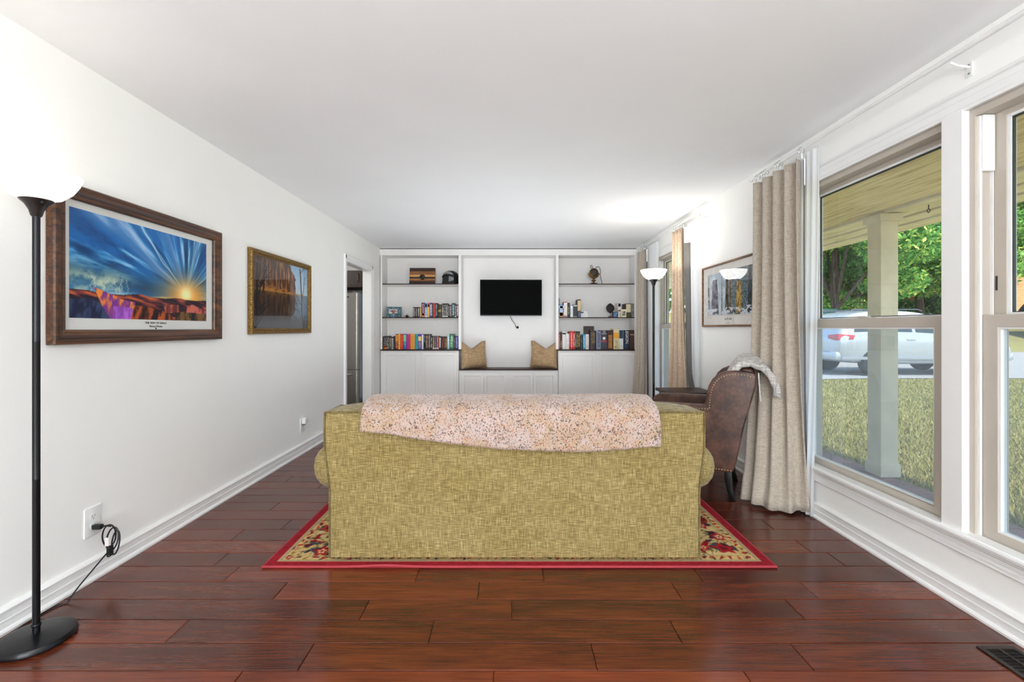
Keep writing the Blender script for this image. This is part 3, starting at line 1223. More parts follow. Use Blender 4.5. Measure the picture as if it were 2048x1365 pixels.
bt = thing('throw_blanket', 'light grey folded throw over the top of the leather armchair', 'blanket', (1.539, 3.12, 0), (0, 0, math.radians(152)))
g = MB().grid(gt, 16, 26).build('cloth', GREYT, bt, 0, True, True)
md = g.modifiers.new('thick', 'SOLIDIFY')
md.thickness = .042
md.offset = 1
sp = []
for k in range(25):
    a = k / 24
    sp.append((-.148 - .012 * math.sin(a * PI), .014 + .010 * math.sin(a * 2 * PI) * (1 if a < .5 else 1), .905 - .19 * math.sin(a * PI) ** .8))
MB().tube(sp, .0045, 6).build('strap', plain('grey_hem', 'c9c5c0', .9), bt, 0, True, True)

# ================================================================== SIDE TABLE
st = thing('side_table', 'small dark wood side table behind the leather armchair', 'table', (1.68, 4.40, 0))
MB().box(1.46, 1.90, 4.16, 4.56, .585, .612).build('tabletop', DARKWOOD, st, .005)
MB().box(1.49, 1.87, 4.19, 4.53, .53, .585).build('apron', DARKWOOD, st, .003)
for a in (1.495, 1.845):
    for b in (4.195, 4.505):
        MB().box(a, a + .03, b, b + .03, 0, .53).build('leg', DARKWOOD, st, .003)

# ================================================================== FLOOR LAMPS
def opal(strength):
    t = NT('opal_shade').set(.25, 0, .5)
    t.b.inputs['Base Color'].default_value = (.9, .9, .88, 1)
    t.b.inputs['Emission Color'].default_value = (1, .985, .95, 1)
    t.b.inputs['Emission Strength'].default_value = strength
    return t.m


def torchiere(label, x, y, power, zr=1.795, glow=.7):
    t = thing('floor_lamp', label, 'lamp', (x, y, 0))
    MB().lathe([(0, .0), (.112, .0), (.1185, .006), (.1185, .014), (.112, .024), (.095, .029), (.03, .031), (.02, .033), (0, .033)], (x, y, 0), 48).build('base', BLACKM, t)
    MB().lathe([(.0118, .03), (.0118, .62), (.0122, .622), (.0118, .624), (.0118, 1.15), (.0122, 1.152), (.0118, 1.154), (.0118, zr - .14)], (x, y, 0), 20).build('pole', BLACKM, t)
    MB().lathe([(.0142, .058), (.0155, .06), (.0155, .066), (.0142, .068)], (x, y, 0), 20).build('collar', BLACKM, t)
    MB().lathe([(.013, zr - .165), (.017, zr - .16), (.022, zr - .14), (.034, zr - .118), (.048, zr - .104), (.05, zr - .1), (.0, zr - .098)], (x, y, 0), 32).build('socket_cup', plain('bronze_cup', '2a2320', .3, .3, .5), t)
    pr = [(.044, zr - .1), (.075, zr - .089), (.104, zr - .062), (.124, zr - .028), (.1335, zr - .004), (.1335, zr), (.130, zr), (.121, zr - .026), (.101, zr - .059), (.073, zr - .085), (.02, zr - .094), (0, zr - .094)]
    MB().lathe(pr, (x, y, 0), 48, False).build('lamp_shade', opal(glow), t)
    MB().tube([(x + .036, y - .02, zr - .118), (x + .058, y - .035, zr - .118)], .004, 8).build('switch', BLACKP, t)
    lamp('lamp_bulb', 'POINT', (x, y, zr - .02), (0, 0, 0), power, (1, .93, .82), .035)
    return t


torchiere('black torchiere floor lamp with a lit white bowl near the stormy sky picture', -1.817, 1.747, 1.2)
torchiere('black torchiere floor lamp with a lit white bowl by the far window curtains', 1.52, 4.80, 7, 1.82, 7.0)

# wall outlets, plug, cord, switch
def outlet(label, y, z, plate=(.088, .138)):
    t = thing('wall_outlet', label, 'outlet', (XL, y, z))
    MB().box(XL, XL + .006, y - plate[0] / 2, y + plate[0] / 2, z - plate[1] / 2, z + plate[1] / 2).build('cover_plate', WHITEP, t, .003)
    for dz in (-.021, .021):
        m = MB().lathe([(.0175, 0), (.0175, .0015), (0, .0015)], (XL + .006, y, z + dz), 24, axis='x')
        r = m.build('receptacle', WHITEP, t)
        m = MB()
        for dy in (-.0065, .0065):
            m.box(XL + .0074, XL + .0078, y + dy - .0011, y + dy + .0011, z + dz + .001, z + dz + .009)
        m.box(XL + .0074, XL + .0078, y - .0022, y + .0022, z + dz - .009, z + dz - .005)
        m.build('slots', BLACKP, r, 0, False)
    return t


outlet('white wall outlet with a black plug near the floor lamp', 2.18, .278)
outlet('white wall outlet with a white plug-in behind the sofa', 4.386, .272)
pi = thing('night_light', 'small white plug-in night light in the far wall outlet', 'night light', (-1.98, 4.386, .30))
MB().box(-1.993, -1.955, 4.357, 4.415, .285, .345).build('housing', WHITEP, pi, .012, seg=3)
MB().box(-1.993, -1.972, 4.366, 4.406, .272, .288).build('plug', plain('grey_plug_plastic', '6a6a6a', .5), pi, .002)  # plug in plain mid grey
pc = thing('power_cord', 'black lamp cord bundled at the wall outlet and trailing to the lamp base', 'cord', (-1.95, 2.18, 0))
MB().box(-1.993, -1.952, 2.168, 2.192, .240, .262).build('plug', BLACKP, pc, .005)
oy = 2.18
m = MB()
rc = random.Random(2)
for k in range(3):
    pts = []
    for i in range(24):
        a = 2 * PI * i / 24
        pts.append((-1.918 + .012 * k + .022 * math.sin(a), oy + .004 * k + .012 * math.sin(a + k), .208 - .018 * k + .052 * math.cos(a)))
    m.tube(pts, .0036, 6, True)
m.tube([(-1.953, oy, .251), (-1.93, oy, .256), (-1.91, oy, .254)], .0045, 6)
for k in range(5):
    pts = [(-1.91 + .010 * math.cos(2 * PI * i / 14), oy - .004 + .011 * math.sin(2 * PI * i / 14), .155 - .009 * k + .004 * math.sin(i)) for i in range(14)]
    m.tube(pts, .0036, 6, True)
m.build('coil', BLACKP, pc)
MB().box(-1.925, -1.907, oy - .016, oy - .014, .165, .205).build('warning_tag', plain('tag_white', 'e0d4d2', .6), pc)
cordp = [(-1.905, oy - .005, .15), (-1.912, 2.10, .10), (-1.925, 2.03, .045), (-1.93, 1.995, .012), (-1.93, 1.985, .0045), (-1.945, 1.975, .004), (-1.958, 1.94, .004), (-1.961, 1.88, .004), (-1.958, 1.82, .004), (-1.945, 1.78, .004), (-1.918, 1.765, .006)]


def smooth_path(p, n=6):
    q = [Vector(a) for a in p]
    r = []
    for i in range(len(q) - 1):
        a, b, c2, d2 = q[max(i - 1, 0)], q[i], q[i + 1], q[min(i + 2, len(q) - 1)]
        for k in range(n):
            t = k / n
            r.append(.5 * ((2 * b) + (c2 - a) * t + (2 * a - 5 * b + 4 * c2 - d2) * t * t + (3 * b - a - 3 * c2 + d2) * t ** 3))
    return r + [q[-1]]


MB().tube(smooth_path(cordp), .0032, 6).build('cord', BLACKP, pc)
sw = thing('light_switch', 'white light switch between the kitchen doorway and the shelves', 'switch', (XL, 6.72, 1.134))
MB().box(XL, XL + .006, 6.685, 6.755, 1.077, 1.191).build('cover_plate', WHITEP, sw, .003)
MB().box(XL + .005, XL + .016, 6.715, 6.725, 1.128, 1.15).build('toggle', WHITEP, sw, .002)

# floor register
VD = plain('bronze_register', '2b201b', .4, .4, .5)
vr = thing('floor_register', 'dark bronze slatted floor vent by the window wall', 'vent', (1.83, 1.56, 0))
m = MB()
x0, x1, y0, y1 = 1.757, 1.897, 1.40, 1.714
m.box(x0, x1, y0, y0 + .018, 0, .005).box(x0, x1, y1 - .018, y1, 0, .005).box(x0, x0 + .018, y0 + .018, y1 - .018, 0, .005).box(x1 - .018, x1, y0 + .018, y1 - .018, 0, .005)
m.build('frame', VD, vr, .001, False)
MB().box(x0 + .01, x1 - .01, y0 + .01, y1 - .01, .0004, .0012).build('duct', plain('duct_black', '060505', .9), vr, 0, False)
k = 0
yy = y0 + .026
while yy < y1 - .024:
    MB().add([(x0 + .018, yy, .0048), (x1 - .018, yy, .0048), (x1 - .018, yy + .007, .0018), (x0 + .018, yy + .007, .0018), (x0 + .018, yy, .0018), (x1 - .018, yy, .0018)],
             [(0, 1, 2, 3), (0, 4, 5, 1), (4, 3, 2, 5), (0, 3, 4), (1, 5, 2)]).build('slat', VD, vr, 0, False)
    yy += .0165
MB().box(x0 + .065, x0 + .075, y0 + .018, y1 - .018, .001, .0049).build('divider', VD, vr, 0, False)
# ================================================================== CURTAINS
LINEN = two_dir('linen', '9c9083', 'b3a798', 'c6bcae', 420, .9, 'all', .12)
LINENB = two_dir('warm_linen', 'a08a76', 'bba48d', 'cfbba6', 420, .9, 'all', .12)
LINING = plain('charcoal_lining', '6a6764', .9, 0, .15, 0, .05, 20)
HEADER = plain('white_header_tape', 'efeeec', .8, 0, .2)
SHEER = NT('white_sheer')
SHEER.set(.9, 0, .1)
SHEER.b.inputs['Base Color'].default_value = (.92, .93, .94, 1)
tl = SHEER.n('BsdfTranslucent')
tl.inputs[0].default_value = (.92, .93, .95, 1)
mx = SHEER.n('MixShader')
mx.inputs[0].default_value = .55
SHEER.l(SHEER.b.outputs[0], mx.inputs[1])
SHEER.l(tl.outputs[0], mx.inputs[2])
SHEER.l(mx.outputs[0], SHEER.out.inputs[0])
SHEER = SHEER.m
RODX, RODZ = 1.86, 2.345


def folded(top, bot, zt, zb, folds, amp_t, amp_b, pw, ph, nu=120, nv=44, wr=.010, seed=1, wave=None):
    """top / bot: plan polylines [(x, y)]; folds stand off the line between them"""
    def along(pl, u):
        L = [0]
        for a, b in zip(pl[:-1], pl[1:]):
            L.append(L[-1] + math.hypot(b[0] - a[0], b[1] - a[1]))
        s = u * L[-1]
        for k in range(len(L) - 1):
            if s <= L[k + 1] + 1e-9:
                f = (s - L[k]) / max(1e-9, L[k + 1] - L[k])
                p = (pl[k][0] + (pl[k + 1][0] - pl[k][0]) * f, pl[k][1] + (pl[k + 1][1] - pl[k][1]) * f)
                d = (pl[k + 1][0] - pl[k][0], pl[k + 1][1] - pl[k][1])
                n = math.hypot(*d)
                return p, (d[1] / n, -d[0] / n)
        return pl[-1], (0, 0)

    def fn(u, v):
        w2 = v ** pw
        (ax, ay), (anx, any_) = along(top, u)
        (bx, by), (bnx, bny) = along(bot, u)
        env = 1 if wave is None else wave(u)
        a = math.sin(2 * PI * folds * u + ph)
        a = math.copysign(abs(a) ** .75, a)
        b = math.sin(2 * PI * folds * u + ph + .5)
        x = (ax + anx * a * amp_t * env) * (1 - w2) + (bx + bnx * b * amp_b * env) * w2
        y = (ay + any_ * a * amp_t * env) * (1 - w2) + (by + bny * b * amp_b * env) * w2
        n = float(fbm(np.array([u * 6]), np.array([v * 9]), seed, 3)[0]) - .5
        k = wr * float(sstep(.78, .95, v))
        return (x + n * k, y - n * k, zt + (zb - zt) * v)
    return fn


def curtain(label, top, bot, folds, amp_t, amp_b, pw, ph, mat, ret_t, ret_b, zt=2.29, zb=.015, group=None, ringy=None, seed=1, wave=None, zbf=None):
    x, y = top[0]
    t = thing('curtain', label, 'curtain', (x, y, zb), group=group)
    fn = folded(top, bot, zt, zb, folds, amp_t, amp_b, pw, ph, seed=seed, wave=wave)
    if zbf:
        g0 = fn
        fn = lambda u, v: (lambda p: (p[0], p[1], p[2] + zbf(u) * v ** 6))(g0(u, v))
    p = MB().grid(fn, 120, 44).build('panel', mat, t)
    md = p.modifiers.new('thick', 'SOLIDIFY')
    md.thickness = .004
    # charcoal lining turned round the leading edge, white tape at its head
    def ln(u, v):
        w2 = v ** pw
        a = ret_t[0] if isinstance(ret_t, list) else ret_t
        (x0, y0), (x1, y1) = ret_t
        (x2, y2), (x3, y3) = ret_b
        xa, ya = x0 + (x1 - x0) * u, y0 + (y1 - y0) * u
        xb, yb = x2 + (x3 - x2) * u, y2 + (y3 - y2) * u
        return (xa * (1 - w2) + xb * w2 + .006 * math.sin(5 * u + 3 * v), ya * (1 - w2) + yb * w2, zt - .01 + (zb + .03 - zt) * v)
    l = MB().grid(ln, 8, 30).build('lining', LINING, t)
    md = l.modifiers.new('thick', 'SOLIDIFY')
    md.thickness = .003
    h = MB().grid(lambda u, v: (lambda q: (q[0], q[1] - .0045, q[2] + .004))(ln(u, v * .075)), 8, 4).build('header_tape', HEADER, t)
    for yy in ringy or []:
        ring = [(RODX + .019 * math.cos(2 * PI * k / 20), yy, RODZ - .008 + .019 * math.sin(2 * PI * k / 20)) for k in range(20)]
        r = MB().tube(ring, .0018, 6, True).build('curtain_ring', STEEL, t)
        MB().box(RODX - .004, RODX + .004, yy - .006, yy + .006, RODZ - .062, RODZ - .026).build('clip', WHITEP, r, .001, False)
    return t


curtain('long beige linen curtain panel pooling at the floor beside the leather armchair',
        [(1.855, 3.43), (1.86, 2.90)], [(1.625, 3.17), (1.645, 3.02), (1.74, 2.95), (1.925, 2.915)], 4.2, .030, .020, 2.6, .4, LINEN,
        [(1.872, 2.898), (1.888, 2.905)], [(1.925, 2.93), (1.935, 2.96)], ringy=[3.41, 3.36, 3.33, 3.30, 3.16, 3.13, 2.90], seed=4,
        zbf=lambda u: .010 * math.sin(7 * u) + .012 * u)
curtain('beige linen curtain panel on the near side of the far window',
        [(1.855, 5.14), (1.86, 4.87)], [(1.74, 5.05), (1.77, 4.75), (1.84, 4.56)], 3.2, .022, .03, 2.2, .8, LINENB,
        [(1.86, 4.86), (1.925, 4.82)], [(1.845, 4.57), (1.90, 4.60)], ringy=[5.12, 5.06, 5.0, 4.93, 4.87], seed=7)
curtain('pale linen curtain panel in the corner beside the right bookcase',
        [(1.855, 6.55), (1.86, 6.22)], [(1.74, 6.42), (1.77, 6.2), (1.83, 6.08)], 3.2, .022, .03, 2.2, .2, LINEN,
        [(1.866, 6.21), (1.886, 6.205)], [(1.85, 6.10), (1.87, 6.13)], ringy=[6.5, 6.42, 6.34, 6.25], seed=9)


def sheer(label, top, bot, folds, seed, zt=2.325):
    fn = folded(top, bot, zt, .01, folds, .012, .018, 1.6, .3, seed=seed, wr=.004)
    o = MB().grid(fn, 60, 24).build('sheer_curtain', SHEER, None)
    tag(o, label, 'curtain')
    return o


sheer('white sheer curtain edge between the near linen panel and the big window', [(1.905, 3.02), (1.905, 2.80)], [(1.915, 3.05), (1.915, 2.88)], 4, 3)
sheer('white sheer curtain on the bookcase side of the far window', [(1.905, 6.25), (1.905, 5.82)], [(1.90, 6.15), (1.90, 5.78)], 5, 5)
sheer('white sheer curtain behind the near panel of the far window', [(1.91, 4.95), (1.91, 4.62)], [(1.915, 4.85), (1.915, 4.56)], 4, 6)


def rod(label, ya, yb, join, brackets):
    t = thing('curtain_rod', label, 'curtain rod', (RODX, ya, RODZ))
    MB().tube([(RODX, ya, RODZ), (RODX, join, RODZ)], .0105, 14).build('outer_tube', WHITEP, t)
    MB().tube([(RODX, join, RODZ), (RODX, yb, RODZ)], .0085, 14).build('inner_tube', WHITEP, t)
    for y in (ya, yb):
        if y > -1.5:
            MB().sphere((RODX, y, RODZ), .018, 14, 10).build('finial', WHITEP, t)
    for y in brackets:
        b = MB().box(1.949, 1.955, y - .012, y + .012, RODZ - .075, RODZ - .015).tube([(1.95, y, RODZ - .035), (1.90, y, RODZ - .028), (1.868, y, RODZ - .016)], .005, 8).build('bracket', WHITEP, t, 0)
        for dz in (-.062, -.026):
            MB().lathe([(.0045, 0), (.0045, .0015), (0, .0025)], (1.9475, y, RODZ + dz), 10, axis='x').build('screw', STEEL, b)
    return t


rod('white telescoping curtain rod above the two large windows', .30, 3.50, 2.05, [1.93, 3.46, .4])
rod('white curtain rod above the far window by the shelves', 4.50, 6.49, 5.4, [4.53, 6.46])


# ================================================================== FRAMED PICTURES
def frame_profile(mb, wall, sgn, ya, yb, za, zb, prof):
    """mitred moulding: prof = (inset from the outer edge, stand-off from the wall)"""
    for k in range(len(prof)):
        l = (k + 1) % len(prof)
        def ring(p):
            i, d = p
            x = wall + sgn * d
            return [(x, ya + i, za + i), (x, yb - i, za + i), (x, yb - i, zb - i), (x, ya + i, zb - i)]
        A, B = ring(prof[k]), ring(prof[l])
        mb.add(A + B, [(q, (q + 1) % 4, 4 + (q + 1) % 4, 4 + q) for q in range(4)])
    return mb


PGLASS = glass('picture_glass', (.98, .98, .98), 0, refl=1.0)
PGLASS1 = glass('picture_glass_soft', (.98, .98, .98), 0, refl=.35, rough=.12)
PAPER = plain('mat_paper', 'e4e4e0', .7, 0, .2, 0, .01)
INK = plain('ink', '2a2826', .7)


def art_storm(w, h):
    """stormy sunset over canyon rocks (a plain landscape)"""
    u, v = np.meshgrid(np.linspace(0, 1, w), np.linspace(0, 1, h))
    a = w / h
    cx, cy = .80, .31
    dx, dy = (u - cx) * a, v - cy
    ang = np.arctan2(dy, -dx)
    r = np.hypot(dx, dy)
    f = fbm(ang * 5 + 2, r * 1.6, 2, 5)
    f2 = fbm(ang * 16 + .5 * r, r * 2.2, 12, 5)
    img = np.zeros((h, w, 3)) + hexc('1c66a8')
    img = blend(img, sstep(.45, .75, f), '12406e')
    img = blend(img, sstep(.46, .72, f2) * .75, '62b0de')
    img = blend(img, sstep(.60, .82, f2) * .7, 'b9d6e8')
    # broad pale streaks running to the light
    for a0, wd, col, k in ((.60, .055, 'b6c2dc', .75), (.50, .05, '7d98c2', .6), (.78, .018, 'e6f2f8', .9), (.72, .05, '2a6ea8', .7), (1.15, .13, '8098c4', .55), (1.9, .10, 'a9cfe4', .6)):
        m = np.exp(-((ang - a0 - .12 * (fbm(r * 2, ang * 2, 20, 3) - .5)) / wd) ** 2)
        img = blend(img, m * k * sstep(.08, .3, r) * (.55 + .6 * f2).clip(0, 1), col)
    # dark storm base and the pale thunder cloud at the left
    img = blend(img, .85 * np.exp(-((v - .34 + .16 * (u - .5)) / .10) ** 2) * sstep(.78, .45, u).clip(0, 1) * 1.0, '1c4668')
    m = (1 - sstep(.20, .46, u)) * np.exp(-((v - .33) / .12) ** 2)
    img = blend(img, m * sstep(.35, .6, fbm(u * 12, v * 9, 30, 5)) * .95, 'c9d2b4')
    img = blend(img, m * .35, '8aa49a')
    rr = random.Random(6)
    for k in range(9):
        x, y = rr.uniform(.06, .36), .40
        while y > .22:
            i0, j0 = int(x * w), int(y * h)
            img[j0, i0:i0 + 1] = img[j0, i0:i0 + 1] * .45 + hexc('eef2dc') * .55
            x += rr.uniform(-.006, .006)
            y -= 1 / h
    # sunset
    g = np.exp(-(np.hypot((u - .82) * a / 1.3, (v - .29) / .75) / .32) ** 2)
    img = blend(img, g * .95, 'f2a03a')
    img = blend(img, np.exp(-(r / .11) ** 2), 'fff0b4')
    img = blend(img, np.exp(-((v - .235) / .026) ** 2) * sstep(.46, .62, u) * .8, 'f0a848')
    # rocks
    hz = .235 + .04 * fbm(u * 7, u * 0 + 1, 41, 3)
    rock = v < hz
    n = fbm(u * 8, v * 26 + u * 9, 43, 5)
    rc = blend(np.zeros((h, w, 3)) + hexc('241a2a'), sstep(.38, .66, n), '7a3a3a')
    rc = blend(rc, sstep(.6, .8, n) * .8, 'd0703c')
    img = np.where(rock[..., None], rc, img)

    def poly(pts, ca, cb, seed):
        nonlocal img
        ins = np.zeros(u.shape, bool)
        n = len(pts)
        for i in range(n):
            (x1, y1), (x2, y2) = pts[i], pts[(i + 1) % n]
            c = ((y1 > v) != (y2 > v)) & (u < (x2 - x1) * (v - y1) / (y2 - y1 + 1e-9) + x1)
            ins ^= c
        q = fbm(u * 30, v * 8 - u * 12, seed, 4)
        col = blend(np.zeros((h, w, 3)) + hexc(ca), sstep(.35, .65, q), cb)
        img = np.where(ins[..., None], col, img)
    poly([(0, 0), (.24, 0), (.17, .14), (.12, .19), (.05, .18), (0, .17)], '1d2440', '3c4a6c', 50)
    poly([(.13, .30), (.22, .25), (.30, .20), (.39, .18), (.38, 0), (.23, 0), (.18, .12)], '7a3a8c', 'e08a3e', 51)
    poly([(.25, .13), (.37, .12), (.38, 0), (.24, 0)], '8a4aa8', 'b06ac8', 55)
    poly([(.38, .13), (.46, .145), (.62, .10), (.70, .03), (.69, 0), (.36, 0)], '2a1a20', 'b0562e', 52)
    poly([(.60, .15), (.66, .185), (.73, .185), (.73, .09), (.62, .08)], '6a3038', 'c0683e', 53)
    poly([(.70, .09), (.79, .11), (.99, .10), (1, 0), (.71, 0)], '1e1a1e', '7a5a34', 54)
    poly([(.80, .17), (.86, .20), (1, .13), (1, .09), (.8, .1)], '7a3040', 'c06a5a', 56)
    return np.clip((img - .45) * 1.18 + .47, 0, 1)


def art_lake(w, h):
    u, v = np.meshgrid(np.linspace(0, 1, w), np.linspace(0, 1, h))
    img = np.zeros((h, w, 3)) + hexc('9cc0e0')
    img = blend(img, sstep(1, .5, v), 'c8dcea')
    edge = .74 + .05 * (fbm(v * 18, v * 0, 3, 4) - .5) - .10 * sstep(.75, 1, v)
    tm = (u < edge) & (v > .53)
    tr = fbm(u * 55, v * 5, 8, 4)
    tex = blend(np.zeros((h, w, 3)) + hexc('4a2a18'), sstep(.4, .62, tr), '8a5a34')
    tex = blend(tex, sstep(.60, .74, tr) * .8, 'c89c70')
    lo = 1 - sstep(.56, .66, v)
    tex = blend(tex, lo * sstep(.4, .6, fbm(u * 20, v * 30, 9, 3)), 'c07a30')
    tex = blend(tex, sstep(.8, 1, v) * .4 * sstep(.4, .7, fbm(u * 30, v * 20, 10, 3)), '3a3428')
    img = np.where(tm[..., None], tex, img)
    # water mirrors what stands above it
    wl = .545
    src = np.clip(((2 * wl - v) * (h - 1)).astype(int), 0, h - 1)
    cols = np.clip((u * (w - 1) + 3 * np.sin(v * 260)).astype(int), 0, w - 1)
    rf = img[src, cols] * .62
    deep = sstep(.30, .06, v)
    rf = blend(rf, deep * .9, '45444a')
    rf = blend(rf, sstep(.75, .85, u) * sstep(.05, .3, v) * .5, '7f9cb8')
    img = np.where((v < wl)[..., None], rf, img)
    img = blend(img, np.exp(-((v - wl) / .012) ** 2) * (u < .9) * .8, 'c89040')
    # bare dark trees in front
    rr = random.Random(5)

    def branch(x, y, a, L, wd, dep):
        n = int(L * h)
        for k in range(n):
            i, j = int(x * w), int(y * h)
            q = max(1, int(wd))
            img[max(0, j):j + 1, max(0, i - q // 2):max(0, i - q // 2) + q] = hexc('15131a')
            x += math.cos(a) / w
            y += math.sin(a) / h
            if dep > 0 and rr.random() < .035:
                branch(x, y, a + rr.choice([-1, 1]) * rr.uniform(.4, 1.0), L * .45, wd * .5, dep - 1)
            a += rr.uniform(-.05, .05)
    branch(.90, .0, 1.58, .98, 7, 3)
    branch(.06, .0, 1.45, .9, 10, 2)
    branch(.17, .5, 1.4, .5, 6, 2)
    img = blend(img, sstep(.24, .05, v) * (u < .85) * .75, '4a4a50')
    img = blend(img, (1 - sstep(0, .12, u)) * .5, '1a1416')
    return np.clip(img, 0, 1)


def art_forest(w, h):
    """snowy forest of tall trunks, plain generic scene"""
    u, v = np.meshgrid(np.linspace(0, 1, w), np.linspace(0, 1, h))
    n = fbm(u * 9, v * 7, 3, 5)
    img = blend(np.zeros((h, w, 3)) + hexc('aebfcc'), sstep(.35, .65, n), 'd8dfe4')
    img = blend(img, sstep(.42, .75, u) * .9, '4c626c')
    img = blend(img, sstep(.46, .6, u) * sstep(.5, .62, fbm(u * 60, v * 60, 5, 3)), '27343c')
    img = blend(img, sstep(.55, .7, u) * sstep(.58, .68, fbm(u * 70, v * 70, 6, 3)) * .8, '8fa8c0')
    img = blend(img, sstep(.55, .7, u) * sstep(.66, .74, fbm(u * 50, v * 50, 16, 3)), 'b8a060')
    tk = fbm(u * 40, v * 14, 21, 4)

    def trunk(x, wd, top, c1, c2, lean=0):
        nonlocal img
        c = x + lean * v
        m = (np.abs(u - c) < wd * (1.15 - .5 * v / top)) & (v < top) & (v > .03)
        img = np.where(m[..., None], blend(np.zeros((h, w, 3)) + hexc(c1), sstep(.4, .62, tk), c2), img)
    trunk(.03, .025, 1.0, '5a5a56', 'c8c8c0')
    trunk(.19, .085, .86, '3c3440', '85808c')
    trunk(.36, .018, .9, '7a8a86', 'a8b4b0')
    trunk(.48, .04, 1.0, '3a3228', '7a6c50')
    trunk(.55, .022, 1.0, '5a4c38', '8c7c58')
    trunk(.73, .055, .72, '7a5a1e', 'd0a84a')
    trunk(.95, .04, 1.0, '20262a', '3c484c')
    s = (v < .14 + .05 * fbm(u * 8, u * 0, 33, 3)) & (fbm(u * 14, v * 14, 34, 3) > .42)
    img = np.where(s[..., None], hexc('d9dfe6')[None, None], img)
    img = blend(img, (1 - sstep(0, .05, v)) * .5 * (fbm(u * 50, v * 20, 35, 3) > .5), '55606a')
    return np.clip(img, 0, 1)


PRINT = painted('glossy_print', .5, .3)
FRW = wood('dark_walnut_frame', '24140c', '4a2c1a', '6e4526', (40, 1.2, 40), 1.2, .35, .5)
FRWZ = FRW


def picture_left(name, label, ya, yb, za, zb, prof, fmat, inner, imgbox, art, glassm, mat_on=True):
    t = thing(name, label, 'picture', (XL, (ya + yb) / 2, za))
    frame_profile(MB(), XL, 1, ya, yb, za, zb, prof).build('frame', fmat, t, 0, False)
    i = inner
    MB().box(XL + .004, XL + .010, ya + i - .004, yb - i + .004, za + i - .004, zb - i + .004).build('mat_board', PAPER if mat_on else BLACKP, t, 0, False)
    a, b, c2, d2 = imgbox
    grid_print('print', (XL + .0108, a, c2), (0, b - a, 0), (0, 0, d2 - c2), art, PRINT, t)
    MB().box(XL + .0145, XL + .0165, ya + i - .003, yb - i + .003, za + i - .003, zb - i + .003).build('pane', glassm, t, 0, False)
    return t


P1 = [(0, .002), (0, .034), (.006, .040), (.016, .041), (.022, .036), (.030, .037), (.040, .031), (.050, .027), (.056, .029), (.062, .027), (.066, .020), (.066, .002)]
p1 = picture_left('framed_picture', 'stormy blue sky and orange sunset print in a wide dark wood frame', 1.96, 3.11, 1.13, 1.855, P1, FRW, .066, (2.055, 2.985, 1.25, 1.755), art_storm(330, 178), PGLASS1)
RT = (PI / 2, 0, PI / 2)
text('THE WAY OF KINGS', 'lettering', .017, (XL + .0112, 2.56, 1.232), RT, INK, p1)
text('Michael Whelan', 'lettering', .0145, (XL + .0112, 2.56, 1.2135), RT, INK, p1)
MB().lathe([(.005, 0), (.005, .0005), (0, .0006)], (XL + .0105, 2.56, 1.2025), 14, axis='x').build('seal_mark', INK, p1)
GOLDF = NT('antique_gold').set(.42, .55, .5)
f = GOLDF.noise(GOLDF.pos(), 130, 3, .7)
GOLDF.base(GOLDF.ramp(f, [(.35, '36210e'), (.5, '80602e'), (.65, 'b0904c')]))
GOLDF.bump(f, .6, .002)
GOLDF = GOLDF.m
P2 = [(0, .002), (0, .026), (.006, .034), (.012, .030), (.020, .034), (.030, .028), (.036, .030), (.040, .024), (.046, .020), (.046, .002)]
p2 = picture_left('framed_picture', 'autumn lake photograph with bare trees in a narrow gold frame', 3.47, 4.522, 1.158, 1.826, P2, GOLDF, .046, (3.512, 4.48, 1.2, 1.784), art_lake(300, 190), PGLASS, False)
bead = MB().sphere((0, 0, 0), .004, 6, 4).mesh('bead')
bead.materials.append(GOLDF)
mb = MB()
for k in range(74):
    y = 3.50 + k * .0135
    for z in (1.191, 1.793):
        mb.sphere((XL + .031, y, z), .0045, 6, 4)
for k in range(44):
    z = 1.2 + k * .0135
    for y in (3.503, 4.489):
        mb.sphere((XL + .031, y, z), .0045, 6, 4)
o = mb.build('beading', GOLDF, p2)
o['kind'] = 'stuff'

# on the window wall
t = thing('framed_picture', 'snowy forest print with a white mat in a thin bronze frame beside the linen curtain', 'picture', (XR, 4.07, 1.218))
ya, yb, za, zb = 3.56, 4.578, 1.218, 1.805
P3 = [(0, .001), (0, .018), (.004, .022), (.014, .022), (.018, .016), (.018, .001)]
BRONZE = wood('bronze_frame', '3a2414', '6a4426', '9c6c3c', (30, 2, 30), 1.5, .3)
frame_profile(MB(), XR, -1, ya, yb, za, zb, P3).build('frame', BRONZE, t, 0, False)
MB().box(XR - .008, XR - .003, ya + .014, yb - .014, za + .014, zb - .014).build('mat_board', plain('cream_mat', 'e6e0d8', .7, 0, .2), t, 0, False)
grid_print('print', (XR - .0086, 4.469, 1.325), (0, -.829, 0), (0, 0, .395), art_forest(270, 130), PRINT, t)
m = MB()
rr = random.Random(3)
y = 4.115
for k in range(13):
    w_ = rr.uniform(.004, .010)
    if k not in (3, 7):
        m.box(XR - .0089, XR - .0083, y - w_, y, 1.279, 1.279 + rr.uniform(.012, .024))
    y -= w_ + .003
m.box(XR - .0089, XR - .0083, 4.047, 4.053, 1.262, 1.269)
for k in range(9):
    m.box(XR - .0089, XR - .0083, 4.085 - k * .008 - .005, 4.085 - k * .008, 1.248, 1.253)
o = m.build('caption_print', plain('faded_ink', '8a847c', .7), t, 0, False)
MB().box(XR - .0135, XR - .0115, ya + .014, yb - .014, za + .014, zb - .014).build('pane', PGLASS, t, 0, False)
